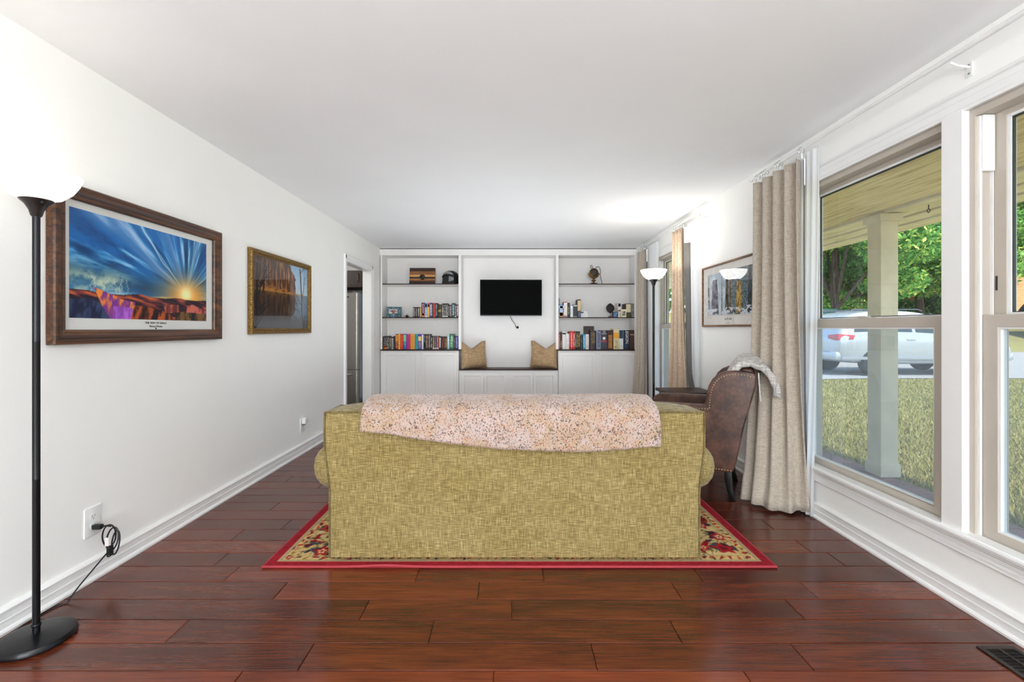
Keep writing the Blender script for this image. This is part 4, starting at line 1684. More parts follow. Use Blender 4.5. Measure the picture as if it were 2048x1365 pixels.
# ================================================================== BOOKS AND BOXES
def spine_mat(cover, accent, sx=1.0, thr=.53):
    key = ('spine', cover, accent, sx, thr)
    if key not in MATS:
        t = NT('spine_print').set(.45, 0, .4)
        f = t.noise(t.pos((sx, 1, 1), 60), 170, 2, .6)
        r = t.n('ValToRGB')
        e = r.color_ramp.elements
        e[0].position, e[1].position = thr - .03, thr + .03
        e[0].color, e[1].color = rgba(cover), rgba(accent)
        t.l(f, r.inputs[0])
        t.base(r.outputs[0])
        MATS[key] = t.m
    return MATS[key]


PAGES = plain('book_pages', 'd8cdb8', .9, 0, .1, 0, .05, 60)
KB = 910 / 7.05


def px_x(p):
    return (p - 1019) / KB


def book(label, xa, xb, z0, h, cover, accent, group, dep=.155, y0=7.045, title=(.12, .9), foot=None, lean=0.0, box=False, cat='book', name='book', sx=.55, thr=.53, head=None):
    x0, x1 = px_x(xa) + .0006, px_x(xb) - .0006
    w_ = x1 - x0
    t = thing(name, label, cat, ((x0 + x1) / 2, y0, z0), (0, lean, 0), group)
    hw = w_ / 2
    cm = plain('cover_' + cover, cover, .45, 0, .4, 0, .05, 30)
    m = MB()
    if box:
        m.box(-hw, hw, 0, dep, 0, h)
        m.build('carton', cm, t, .0015, False, True)
        MB().box(-hw - .0004, hw + .0004, dep * .45, dep * .45 + .001, .001, h - .001).build('lid_seam', plain('seam_dark', '1c1a1a', .8), t, 0, False, True)
    else:
        m.box(-hw, -hw + .0025, 0, dep, 0, h).box(hw - .0025, hw, 0, dep, 0, h)
        n = 6
        pr = [(-hw + .0005, .004)] + [(-hw * math.cos(PI * k / n) * .97, -.0035 * math.sin(PI * k / n)) for k in range(n + 1)] + [(hw - .0005, .004)]
        m.prism(pr, 'z', 0, h)
        m.build('cover', cm, t, 0, True, True)
        MB().box(-hw + .0026, hw - .0026, .0042, dep - .004, .003, h - .004).build('pages', PAGES, t, 0, False, True)
    d = -.0042 if not box else -.0008

    def strip(nm, za, zb, mat, k=.80):
        MB().box(-hw * k, hw * k, d, d + .003, h * za, h * zb).build(nm, mat, t, 0, False, True)
    if title:
        strip('title_strip', title[0], title[1], spine_mat(cover, accent, sx, thr), .62 if w_ > .03 else .7)
    if foot:
        strip('foot_band', foot[0], foot[1], plain('band_' + foot[2], foot[2], .45), .9)
    if head:
        strip('head_band', head[0], head[1], plain('band_' + head[2], head[2], .45), .9)
    return t


ZS = .8825        # left cabinet top
L3 = [
    (55, 95, 235, '241c1c', '6a2a24', 'slim near-black book at the far left of the left cabinet top', {}),
    (96, 130, 232, '2a2422', 'b0a8a0', 'black book with a red-orange block at its foot, second from left', {'foot': (.02, .28, 'e2562a')}),
    (131, 174, 230, '2c2826', 'b8b0a8', 'black book with a yellow-orange block at its foot, third from left', {'foot': (.02, .28, 'ec9224')}),
    (176, 226, 228, '1c1a1e', 'd8c0b8', 'black paperback with a pale face on its spine beside the orange-footed books', {'foot': (.05, .18, 'b8d0d8')}),
    (229, 280, 250, '42352c', 'dcc8b4', 'brown paperback with cream and tan spine print', {}),
    (284, 334, 280, 'a2a59c', '6c706c', 'short pale grey book on the left cabinet top', {}),
    (337, 381, 228, '19171a', '5a5860', 'plain black book just left of the orange and maroon spine', {'title': (.1, .3)}),
    (384, 449, 180, '9c1a34', 'f4b870', 'maroon book with an orange upper spine', {'head': (.52, .95, 'ee8a3a'), 'title': (.1, .5)}),
    (452, 503, 185, 'f2c04c', '8c6a2a', 'thin yellow book between the maroon and the red spines', {}),
    (504, 575, 178, 'd2281c', 'f07038', 'bright red book beside the thin yellow one', {}),
    (580, 658, 180, '1a62aa', '8ed49a', 'blue book with a light green upper spine', {'head': (.5, .95, '7ecb90'), 'title': (.08, .48)}),
    (661, 750, 178, 'd6178c', '8a1060', 'magenta book between the blue-green and orange ones', {'sx': 1}),
    (754, 863, 178, 'f19b1e', '5a3a14', 'wide orange book with black lettering on its spine', {'sx': 1, 'thr': .57}),
    (866, 946, 180, '1ba6ae', '0c5a62', 'teal book beside the wide orange one', {'thr': .55}),
    (949, 1033, 180, '5a3d9e', 'f0c468', 'purple book with yellow spine art', {'head': (.55, .85, 'efc46a'), 'title': (.1, .5)}),
    (1038, 1078, 195, 'efefef', '9a9aa0', 'thin white book right of the purple one', {'title': (.1, .4)}),
    (1081, 1131, 182, '2b3335', '8eaab8', 'dark slate book with a blue-grey lower spine', {'foot': (.1, .5, '3c5668')}),
    (1134, 1196, 182, '3c2c28', 'e8a888', 'dark brown book with a glowing pink figure on its spine', {}),
    (1199, 1253, 180, '463a36', 'd0c8c0', 'brown-grey book with pale spine print, last of the tall dark ones', {}),
    (1257, 1304, 225, '1b1b1c', 'd4d4c6', 'black paperback with one thin pale line on its spine', {}),
    (1307, 1358, 225, '5c4428', 'd8bf80', 'tan-brown paperback with gold print', {'foot': (.03, .12, 'e8e0d0')}),
    (1360, 1409, 230, '2d4c82', 'c84848', 'blue paperback with a small red emblem', {'foot': (.03, .12, 'e8e0d0')}),
    (1411, 1461, 228, 'a44a2a', 'f0b070', 'rust orange paperback with yellow print', {'foot': (.03, .12, 'e8e0d0')}),
    (1464, 1517, 238, '1b2032', 'eeeef4', 'navy paperback with large white letters on its spine', {'thr': .47}),
    (1520, 1576, 240, '2b1d1c', 'd04436', 'black paperback with red spine art', {'head': (.72, .84, 'b83a30')}),
    (1578, 1616, 240, '3e2418', 'c87844', 'dark reddish brown paperback', {}),
    (1618, 1665, 245, '3b3529', 'd8b252', 'dark olive paperback with gold print', {}),
    (1668, 1727, 215, '9fc2d4', 'eef6f6', 'light blue book left of the big green one', {}),
    (1729, 1835, 178, '1f6b45', 'cfe6be', 'large green book near the right end of the left cabinet top', {'dep': .17}),
    (1838, 1866, 228, '3a2c3c', 'a890a0', 'thin dark plum book between the green and the blue ones', {}),
    (1868, 1946, 230, '29317e', 'b6bce4', 'indigo blue book at the right end of the left cabinet top', {}),
]
for a, b, tp, c, ac_, lb, kw in L3:
    book(lb, 760 + a / 12.41, 760 + b / 12.41, ZS, (557 - tp) / 12.41 / KB, c, ac_, 'books on the left cabinet top', **kw)
ZM = 1.3772       # middle shelves
L2 = [
    (752, 800, 1068, '3a2024', 'ece0da', 'short brown book with white print, first in the left middle-shelf row', {}),
    (802, 849, 1070, '2e1c20', 'dcd4c4', 'second short dark book of the left middle-shelf row', {}),
    (851, 905, 1068, '3c1c20', 'dce6dc', 'third short maroon-black book of the left middle-shelf row', {}),
    (908, 940, 1065, 'c99c54', 'f4dc98', 'thin tan book before the taller ones on the left middle shelf', {}),
    (943, 1022, 968, '4b3d59', 'eaa090', 'purple-grey tall book with a pink foot on the left middle shelf', {'foot': (.03, .27, 'd88878')}),
    (1024, 1078, 968, 'c9d9e4', '3e72b2', 'pale blue and white tall book on the left middle shelf', {'head': (.68, .96, '4a86c4')}),
    (1080, 1131, 968, 'f0a23c', 'f6d090', 'orange tall book with a coral top on the left middle shelf', {'head': (.7, .97, 'e2654c')}),
    (1133, 1192, 970, '3b4989', 'ecece8', 'blue tall book with big white lettering on the left middle shelf', {'thr': .49}),
    (1194, 1208, 1000, '3a3428', 'c0b890', 'very thin olive booklet left of the red spine', {}),
    (1210, 1263, 975, 'c93a22', '7c1a10', 'red-orange tall book in the left middle-shelf row', {}),
    (1265, 1309, 978, '2b2d31', 'b2b2aa', 'black book just right of the red-orange spine', {}),
    (1312, 1411, 1005, '35301f', 'e2c272', 'wide olive-black book with a gold ring emblem', {'title': (.42, .58), 'thr': .5}),
    (1413, 1456, 985, '27231f', 'e4dccc', 'dark book with white title right of the gold ring emblem', {'foot': (.03, .1, 'e8e4dc')}),
    (1458, 1501, 985, '2b2523', 'dcd4d4', 'second dark white-titled book right of the gold ring emblem', {'foot': (.03, .1, 'e8e4dc')}),
    (1503, 1548, 985, '2b2625', 'e4dcd4', 'third dark white-titled book right of the gold ring emblem', {'foot': (.03, .1, 'e8e4dc')}),
    (1550, 1590, 1015, '2d2323', 'ccc4c4', 'lower black book left of the brown-orange one', {}),
    (1592, 1631, 1018, '5c3119', 'dcd4d4', 'brown-orange book left of the dark teal one', {}),
    (1634, 1700, 978, '1f4b4f', 'd4e4e4', 'dark teal tall book near the right end of the left middle shelf', {}),
    (1702, 1741, 1005, '311a1c', 'ecd4d4', 'maroon-black book right of the dark teal one', {'foot': (.03, .1, 'e8e4dc')}),
    (1743, 1786, 1010, '5c2129', 'f4ece4', 'wine red book with white print against the upright', {'thr': .48}),
]
for a, b, tp, c, ac_, lb, kw in L2:
    book(lb, 760 + a / 11.376, 760 + b / 11.376, ZM, (1303 - tp) / 11.376 / KB, c, ac_, 'books on the left middle shelf', dep=.15, **kw)
R3 = [
    (62, 100, 268, 'b84c36', 'f4ac8c', 'thin brick-red book at the left end of the right cabinet top', {}),
    (104, 148, 250, '3c3830', 'c4bcac', 'dark leaning book between the brick-red and white ones', {'title': (.1, .5)}),
    (152, 238, 240, 'e7e7e2', '3a3a3a', 'wide white book with small black emblems', {'thr': .66, 'head': (.84, .93, '303030')}),
    (242, 318, 292, 'efebea', 'c46a66', 'shorter white book with a red title', {'thr': .58}),
    (316, 343, 235, '8a3232', 'dcc4bc', 'thin dark red book left of the bright red one', {}),
    (346, 412, 228, 'e02222', 'fac8b8', 'bright red book with white lettering on the right cabinet top', {}),
    (416, 455, 246, 'd12a2a', 'f4e4dc', 'second red book beside the bright red one', {}),
    (459, 501, 232, '2c3134', 'e4dcb8', 'black book with a cream upper spine', {'head': (.62, .86, 'e2dab4')}),
    (505, 547, 235, '1b1d1d', 'e4bc44', 'first of two black books with gold lettering', {}),
    (549, 588, 235, '1c1e1e', 'e2b840', 'second of two black books with gold lettering', {}),
    (594, 650, 330, '35353b', 'd4d4dc', 'short charcoal book left of the sky blue one', {'title': (.5, .75), 'thr': .6}),
    (656, 713, 305, '2a9dc2', 'd6f4fa', 'sky blue book on the right cabinet top', {}),
    (719, 800, 305, 'e5e1e1', 'c4747c', 'white book with a pink title in front of the tall brown case', {}),
    (803, 832, 315, '222226', '6a6a70', 'thin black book in front of the tall brown case', {'title': None}),
]
for a, b, tp, c, ac_, lb, kw in R3:
    book(lb, 1112 + a / 12.19, 1112 + b / 12.19, ZS, (670 - tp) / 12.19 / KB, c, ac_, 'books on the right cabinet top', dep=.15, **kw)
book('tall dark brown slipcase with gold lettering standing above the other books', 1112 + 735 / 12.19, 1112 + 972 / 12.19, ZS, (670 - 105) / 12.19 / KB, '3a2a27', '5a4038', 'game boxes on the right cabinet top', dep=.12, y0=7.205, title=None, box=True, cat='box', name='slipcase')
book('brown rule book with a gold title in front of the tall slipcase', 1112 + 836 / 12.19, 1112 + 970 / 12.19, ZS, (670 - 215) / 12.19 / KB, '3b2b28', 'b89858', 'game boxes on the right cabinet top', dep=.15, y0=7.045, title=(.3, .92), sx=.9, thr=.57)
RB = [
    (976, 1086, 228, '878ea6', '23283c', 'grey-blue game box with dark print right of the brown books', {'thr': .5, 'sx': 1}),
    (1090, 1241, 210, '3b3d4b', '5a5c6a', 'slate game box with a red and a white emblem', {'head': (.80, .83, 'c8a8a4'), 'foot': (.38, .47, 'a8323c'), 'title': None}),
    (1246, 1390, 210, '47241a', 'f2a83a', 'brown game box with fiery orange artwork', {'sx': 1, 'thr': .52, 'title': (.05, .75)}),
    (1394, 1526, 180, 'e0d2a4', '8a5a30', 'cream game box with an orange block and colourful figures', {'head': (.54, .82, 'f0a316'), 'sx': 1, 'title': (.03, .5)}),
    (1530, 1633, 195, 'd9d9d8', '9aa0a8', 'light grey game box with a navy upper half', {'head': (.55, .97, '132c4a'), 'title': (.1, .42), 'thr': .6}),
    (1641, 1786, 205, '15253d', '3a5a8a', 'navy game box with white lettering', {'sx': 1, 'thr': .6, 'title': (.02, .3)}),
    (1791, 1936, 205, '4b2b20', '5c382a', 'dark brown game box against the right upright', {'head': (.74, .78, 'b89a88'), 'sx': 1, 'thr': .6, 'title': (.08, .3)}),
]
rb = []
for a, b, tp, c, ac_, lb, kw in RB:
    rb.append(book(lb, 1112 + a / 12.19, 1112 + b / 12.19, ZS, (672 - tp) / 12.19 / KB, c, ac_, 'game boxes on the right cabinet top', dep=.24, y0=7.03, box=True, cat='box', name='game_box', **kw))
LET = plain('white_lettering', 'ece8dc', .5)
text('LEGION', 'lettering', .062, (rb[5].location.x + .004, 7.0285, ZS + .20), (PI / 2, PI / 2, 0), LET, None, ext=.0003)
lo = C.objects[-1]
lo.parent = rb[5]
lo.location = Vector(lo.location) - rb[5].location
MB().lathe([(.022, 0), (.022, .0008), (.013, .0008)], (0, -.001, .17), 20, axis='y').build('emblem', LET, rb[1], 0, True, True)
MB().lathe([(.024, 0), (.024, .0008), (.018, .0008)], (0, -.001, .27), 20, axis='y').build('emblem', plain('bronze_print', '8a7a70', .5), rb[1], 0, True, True)
R2 = [
    (63, 106, 850, '3b3d50', 'ccccd4', 'tall dark blue-grey box at the left end of the right middle shelf', dict(y0=7.16, dep=.16, title=(.7, .98))),
    (66, 187, 1012, '3a79b2', 'f0f0f0', 'blue and white game box with an orange foot on the right middle shelf', dict(sx=1, thr=.5, foot=(.04, .38, 'd89048'), head=(.72, .93, 'dfe6ee'))),
    (190, 268, 938, 'f0efec', 'e8782c', 'white game box with a red rim and orange artwork', dict(sx=1, thr=.55, head=(.93, .995, 'b82430'), foot=(.02, .1, 'a82838'))),
    (271, 331, 966, '2d2d2d', '93ad62', 'black box with green spine artwork on the right middle shelf', dict(title=(.2, .72))),
    (341, 403, 1036, 'f0f0f4', '9262b2', 'slim white box with a purple title on the right middle shelf', dict(thr=.58, title=(.25, .75))),
    (406, 508, 1012, '2f3131', 'd4d4d4', 'charcoal box with a small white label at its top', dict(title=None, head=(.87, .96, 'd0d0cc'), foot=(.04, .07, 'd0d0cc'))),
    (509, 591, 885, '2b2725', 'e2c494', 'tall black box with a long cream title', dict(title=None, head=(.36, .93, 'd4b88a'))),
]
for a, b, tp, c, ac_, lb, kw in R2:
    kw = dict(dict(y0=7.05, dep=.2), **kw)
    book(lb, 1112 + a / 11.87, 1112 + b / 11.87, ZM, (1312 - tp) / 11.87 / KB, c, ac_, 'game boxes on the right middle shelf', box=True, cat='box', name='game_box', **kw)
R2b = [
    (512, 580, 1178, '3b3559', '8292b4', 'small purple card box in front of the tall black box', dict(y0=7.028, dep=.02, thr=.52, title=(.1, .9))),
    (1345, 1470, 1182, '1d3655', '8cb2da', 'small navy card box beside the carved leaf', dict(y0=7.04, dep=.07, sx=1, thr=.5, title=(.1, .9))),
    (1472, 1536, 965, 'e8ddd2', '35506e', 'tall off-white game box with a small red ring', dict(y0=7.05, dep=.22, thr=.58, head=(.74, .95, '3a4866'), foot=(.42, .5, 'c05a5a'))),
    (1541, 1660, 1122, 'e8ddba', '20262e', 'small cream box with a dark printed square', dict(y0=7.028, dep=.03, sx=1, thr=.44, title=(.2, .78))),
    (1662, 1788, 982, '3d3623', '5c5436', 'olive-brown box with a long cream label', dict(y0=7.06, dep=.24, title=(.03, .3), sx=1, head=(.36, .95, 'd8cca4'))),
    (1791, 1872, 982, '8b9189', '3f443f', 'grey-green box at the right end of the right middle shelf', dict(y0=7.05, dep=.24, title=(.08, .95))),
]
for a, b, tp, c, ac_, lb, kw in R2b:
    book(lb, 1112 + a / 11.87, 1112 + b / 11.87, ZM, (1312 - tp) / 11.87 / KB, c, ac_, 'game boxes on the right middle shelf', box=True, cat='box', name='game_box', **kw)
# card leaning at the end of the boxes
cd_ = thing('greeting_card', 'white folded card standing at the end of the game boxes', 'card', (px_x(1168), 7.06, ZM))
hw = .064
MB().add([(-hw, 0, 0), (hw * 1.1, .012, 0), (hw * .86, .03, .098), (-hw * .8, .018, .098), (-hw, .002, 0), (hw * 1.1, .014, 0), (hw * .86, .032, .098), (-hw * .8, .02, .098)],
         [(0, 1, 2, 3), (7, 6, 5, 4), (0, 4, 5, 1), (1, 5, 6, 2), (2, 6, 7, 3), (3, 7, 4, 0)]).build('front_leaf', plain('card_white', 'eeeeec', .7), cd_, 0, False, True)
MB().add([(-hw * .8, .02, .098), (hw * .86, .032, .098), (hw * 1.0, .08, 0), (-hw * .9, .07, 0)], [(0, 1, 2, 3)]).build('back_leaf', plain('card_white', 'eeeeec', .7), cd_, 0, False, True)
MB().box(-hw * .75, -hw * .1, .004, .012, .066, .088).build('photo_print', plain('card_dark', '4a4a44', .6), cd_, 0, False, True)

# ------------------------------------------------------------------ ornaments
# striped board
Y0 = 7.18
bd = thing('cutting_board', 'striped wooden cutting board with a round monogram on the left top shelf', 'board', ((844.5 - 1019) / 910 * Y0, Y0, 1.896), (math.radians(-7), 0, 0))
ST = [('2e1810', .0, .012), ('2c170f', .0, .205), ]
rows = [('e0a05a', 0, .012), ('2f1911', .012, .055), ('8f542a', .055, .082), ('d99c58', .082, .092), ('2a1710', .092, .124), ('d49a58', .124, .158), ('8e5a2e', .158, .213), ('341c12', .213, .268)]
for c, a, b in rows:
    r, g_, bl = (int(c[i:i + 2], 16) for i in (0, 2, 4))
    dk = '%02x%02x%02x' % tuple(int(x * .8) for x in (r, g_, bl))
    lt = '%02x%02x%02x' % tuple(min(255, int(x * 1.12)) for x in (r, g_, bl))
    MB().box(-.203, .203, -.012, .012, a + .0002, b - .0002).build('strip', wood('board_strip', dk, c, lt, (1.5, 20, 20), 4, .4), bd, .001, False, True)
MB().lathe([(.046, 0), (.046, .0012), (.037, .0012), (.037, 0)], (0, -.0134, .118), 40, axis='y').build('ring_inlay', plain('dark_inlay', '241510', .5), bd, 0, True, True)
MB().lathe([(.0375, 0), (.0375, .001), (0, .001)], (0, -.0134, .118), 40, axis='y').build('roundel', wood('maple_inlay', 'b88a54', 'd0a468', 'dcb47c', (2, 20, 20), 4), bd, 0, True, True)
tx = text('P', 'lettering', .062, (0, -.0142, .118), (PI / 2, 0, 0), plain('dark_inlay', '241510', .5), None, ext=.0003)
tx.parent = bd
# plain black helmet with a silver visor surround
hl = thing('helmet', 'black toy helmet with silver visor stripes at the right of the left top shelf', 'helmet', (-.925, 7.18, 1.896), (0, 0, math.radians(-28)))
m = MB()


def helm(u, v):
    a = 2 * PI * u
    t_ = v
    z = .232 * math.sin(t_ * PI / 2) if False else .225 * t_
    r = .128 * math.sqrt(max(0, 1 - max(0, (t_ - .42) / .58) ** 2.3)) * (1 + .10 * (1 - min(1, t_ / .42)) ** 2)
    x = r * math.cos(a) * 1.0
    y = r * math.sin(a) * 1.12
    if math.sin(a) < 0 and t_ < .45:
        y *= 1 + .10 * (-math.sin(a)) ** 3 * (1 - t_ / .45)
    return (x, y, z)


MB().grid(helm, 40, 24).build('shell', plain('gloss_black', '101114', .25, 0, .5, .4), hl, 0, True, True)


def on_helm(a, t_, k=1.012):
    x, y, z = helm((a / (2 * PI)) % 1, t_)
    return (x * k, y * k, z)


MB().tube([on_helm(-PI / 2 + q, .62 - .10 * abs(q)) for q in np.linspace(-.95, .95, 19)], .009, 8).build('visor', plain('visor_black', '050506', .12, 0, .6), hl, 0, True, True)
SIL = plain('silver_paint', 'c8c8ca', .35, .3)
for k, (tt, sp_) in enumerate(((.73, .95), (.79, .85), (.85, .7))):
    MB().tube([on_helm(-PI / 2 + q, tt - .05 * abs(q)) for q in np.linspace(-sp_, sp_, 19)], .0045, 6).build('stripe', SIL, hl, 0, True, True)
for k in range(4):
    MB().tube([on_helm(-PI / 2 + .5 + k * .14, .52 - .02 * k - q * (.36 - .05 * k)) for q in np.linspace(0, 1, 8)], .0045, 6).build('stripe', SIL, hl, 0, True, True)
MB().tube([on_helm(-PI / 2 + q, .015) for q in np.linspace(-PI, PI, 40)], .007, 6).build('rim', plain('gloss_black', '101114', .25, 0, .5, .4), hl, 0, True, True)
# framed canvas
cv = thing('photo_block', 'small blue-green photo canvas leaning on the left middle shelf', 'photo', ((787.5 - 1019) / 910 * 7.1, 7.1, ZM), (math.radians(-6), 0, math.radians(6)))
hw = .115
u, v = np.meshgrid(np.linspace(0, 1, 60), np.linspace(0, 1, 44))
im = blend(np.zeros((44, 60, 3)) + hexc('3f5a62'), sstep(.4, .65, fbm(u * 9, v * 7, 3, 4)), '6d8890')
im = blend(im, ((np.abs(u - .45) < .28) & (np.abs(v - .58) < .19)) * .9, 'd6d0cc')
im = blend(im, ((np.hypot((u - .5) / .24, (v - .56) / .15)) < fbm(u * 8, v * 8, 5, 3) * 1.6).astype(float) * .85, '5c2424')
im = blend(im, sstep(.62, .68, fbm(u * 12, v * 12, 6, 3)) * ((np.abs(u - .48) < .2) & (np.abs(v - .55) < .14)), 'e0a8a4')
im = blend(im, ((np.abs(u - .28) < .10) & (np.abs(v - .40) < .05)) * 1.0, 'e8dcc8')
im = blend(im, ((np.abs(u - .48) + np.abs(v - .24) * 1.2) < .1) * .8, 'a8d0d0')
MB().box(-hw, hw, 0, .03, 0, .168).build('block', plain('canvas_edge', '5c655c', .8), cv, .002, False, True)
po = grid_print('print', (-hw + .001, -.0008, .001), (2 * hw - .002, 0, 0), (0, 0, .166), im, PRINT, None)
po.parent = cv
# small star ornament
so = thing('star_ornament', 'small dark metal star ornament between the photo canvas and the books', 'ornament', ((814 - 1019) / 910 * 7.1, 7.1, ZM))
DKM = plain('dark_metal_ornament', '3a2420', .4, .5, .5, 0, .3, 40)
MB().lathe([(.018, 0), (.022, .006), (.012, .012), (.008, .03), (.004, .045), (.0, .056)], (0, 0, 0), 12).build('spire', DKM, so, 0, True, True)
for k in range(8):
    a = 2 * PI * k / 8
    MB().tube([(0, 0, .016), (.028 * math.cos(a), .028 * math.sin(a), .024), (.044 * math.cos(a), .044 * math.sin(a), .016)], [.008, .006, .001], 6).build('ray', DKM, so, 0, True, True)
# brass gauge on a stand
gx, gy, gz = (1187.5 - 1019) / 910 * 7.15, 7.15, 1.896
gg = thing('brass_gauge', 'antique brass gauge on a yoke stand with looping cables on the right top shelf', 'ornament', (gx, gy, gz))
MB().lathe([(.07, 0), (.068, .012), (.05, .022), (.02, .03), (.0, .03)], n=28).build('base', wood('walnut_base', '24130c', '3a2014', '4c2c1a', (4, 10, 10), 5), gg, 0, True, True)
MB().lathe([(.016, .028), (.013, .045), (.034, .058), (.036, .068), (.02, .074), (.016, .085), (.024, .10), (.0, .104)], n=24).build('stem', BRASS, gg, 0, True, True)
zc = .185
yk = [(.083 * math.cos(a), 0, zc + .083 * math.sin(a)) for a in np.linspace(PI * 1.02, PI * 1.98, 24)]
MB().tube(yk, .0095, 8).build('yoke', BRASS, gg, 0, True, True)
MB().lathe([(0, .05), (.045, .045), (.068, .015), (.072, -.01), (.066, -.03), (.058, -.034), (.058, -.028), (.0, -.028)], (0, 0, zc), 32, axis='y').build('dial_case', BRASS, gg, 0, True, True)
MB().lathe([(.057, -.029), (.050, -.034), (.044, -.034), (.042, -.030), (.0, -.030)], (0, 0, zc), 32, axis='y').build('dial', plain('dial_dark', '1d1b18', .35, .3), gg, 0, True, True)
for r in (.03, .016):
    MB().tube([(r * math.cos(a), -.032, zc + r * math.sin(a)) for a in np.linspace(0, 2 * PI, 24, endpoint=False)], .0025, 6, True).build('dial_ring', BRASS, gg, 0, True, True)
CBL = plain('cable_dark', '1c1714', .5)
MB().tube(smooth_path([(-.012, .01, zc + .068), (-.02, .01, zc + .10), (-.036, .01, zc + .118), (-.05, .01, zc + .10), (-.045, .01, zc + .085), (-.03, .012, zc + .065)]), .0045, 8).build('cable', CBL, gg, 0, True, True)
MB().tube(smooth_path([(.03, .01, zc + .062), (.045, .01, zc + .09), (.066, .01, zc + .098), (.09, .01, zc + .082), (.108, .01, zc + .03), (.104, .01, zc - .03), (.112, .01, zc - .08), (.128, .01, zc - .14), (.135, .005, .004), (.15, 0, .004)]), .0045, 8).build('cable', CBL, gg, 0, True, True)
# carved leaf on a pin stand
lf = thing('leaf_sculpture', 'dark carved leaf on a pin stand among the game boxes', 'ornament', ((1220.5 - 1019) / 910 * 7.08, 7.08, ZM))
MB().lathe([(.036, 0), (.036, .014), (.032, .018), (0, .018)], n=4).build('base', plain('slate_base', '5a4a42', .6), lf, 0, False, True)
MB().tube([(0, 0, .016), (0, 0, .07)], .003, 6).build('pin', BLACKP, lf, 0, True, True)


def leaf(u, v):
    a = 2 * PI * u
    t_ = v * 2 - 1
    wd = .062 * (1 - abs(t_) ** 1.9) ** .8
    n = 1 + .10 * math.sin(a * 9 + v * 20)
    return (wd * math.cos(a) * n, .016 * math.sin(a) * (1 - t_ * t_) * n, .142 + .08 * t_)


MB().grid(leaf, 36, 18).build('leaf', plain('carved_dark', '2b2224', .6, 0, .3, 0, .35, 60), lf, 0, True, True)

# ================================================================== TELEVISION
tv = thing('television', 'black flat television mounted on the white back panel over the bench', 'television', (.024, 7.2, 1.692), (0, 0, math.radians(1.2)))
MB().box(-.490, .490, .012, .05, -.286, .287).build('cabinet', BLACKP, tv, .006, True, True)
MB().box(-.4895, .4895, .0, .012, -.2855, .2865).build('bezel', plain('bezel_black', '060607', .3, 0, .3), tv, .003, False, True)
SCR = NT('dark_screen').set(.5, 0, .04)
SCR.b.inputs['Base Color'].default_value = (.001, .001, .001, 1)
MB().box(-.482, .482, -.0012, .002, -.274, .279).build('screen', SCR.m, tv, 0, False, True)
MB().box(.40, .43, -.0016, .001, -.2815, -.2785).build('badge', plain('badge_grey', '6a6a6c', .4), tv, 0, False, True)
MB().box(-.13, .13, .05, .125, -.12, .12).build('wall_mount', BLACKM, tv, .004, False, True)
tc = thing('cable', 'black cable with a round plug hanging below the television', 'cable', (.02, 7.31, 1.4))
MB().tube(smooth_path([(.0, 7.255, 1.425), (.012, 7.30, 1.405), (.04, 7.318, 1.34), (.075, 7.318, 1.295), (.095, 7.318, 1.26), (.098, 7.318, 1.235), (.112, 7.318, 1.222)]), .0042, 8).build('cord', BLACKP, tc)
MB().lathe([(.021, 0), (.021, -.018), (.012, -.022), (0, -.022)], (.128, 7.322, 1.222), 24, axis='y').build('plug', BLACKP, tc)
MB().box(-.012, .022, 7.235, 7.262, 1.412, 1.43).build('cable_clip', WHITEP, tc, .003)

# ================================================================== CUSHIONS
KHAKI = two_dir('khaki_linen', '8f7450', 'b39470', 'c8ac88', 160, .95, 'all', .25)


def cushion(label, loc, rz, rx, flip):
    t = thing('cushion', label, 'cushion', loc, (rx, 0, rz), 'khaki cushions on the window bench')
    def fn(u, v, s):
        a, b = u * 2 - 1, v * 2 - 1
        pin = 1 - .09 * (1 - b * b)
        x = .225 * a * pin
        z = .214 + .214 * b * (1 - .05 * (1 - a * a))
        chop = max(0, (b + .1) / 1.1) ** 1.6 * max(0, 1 - abs(a * flip - .1) / .85) ** 1.0
        z -= .115 * chop
        th = .085 * (max(0, 1 - a ** 4) * max(0, 1 - b ** 4)) ** .55
        th *= 1 - .55 * chop
        n = float(fbm(np.array([a * 2. + 9]), np.array([b * 9. + a * 2 + 9]), 17, 3)[0]) - .5
        y = s * th - s * .016 * n * (1 - a ** 4) * (1 - b ** 4) + .03 * chop
        return (x, y, z)
    m = MB().grid(lambda u, v: fn(u, v, -1), 32, 32).grid(lambda u, v: fn(u, v, 1), 32, 32)
    m.build('cover', KHAKI, t, 0, True, True)
    e = [fn(k / 40, 1, -1) for k in range(40)] + [fn(1, 1 - k / 40, -1) for k in range(40)] + [fn(1 - k / 40, 0, -1) for k in range(40)] + [fn(0, k / 40, -1) for k in range(40)]
    MB().tube(e, .004, 6, True).build('seam', KHAKI, t, 0, True, True)
    return t


cushion('khaki linen cushion with a dented top at the left end of the bench', (-.545, 7.125, .583), math.radians(33), math.radians(-8), -1)
cushion('khaki linen cushion with a dented top at the right end of the bench', (.53, 7.14, .583), math.radians(-24), math.radians(-7), 1)
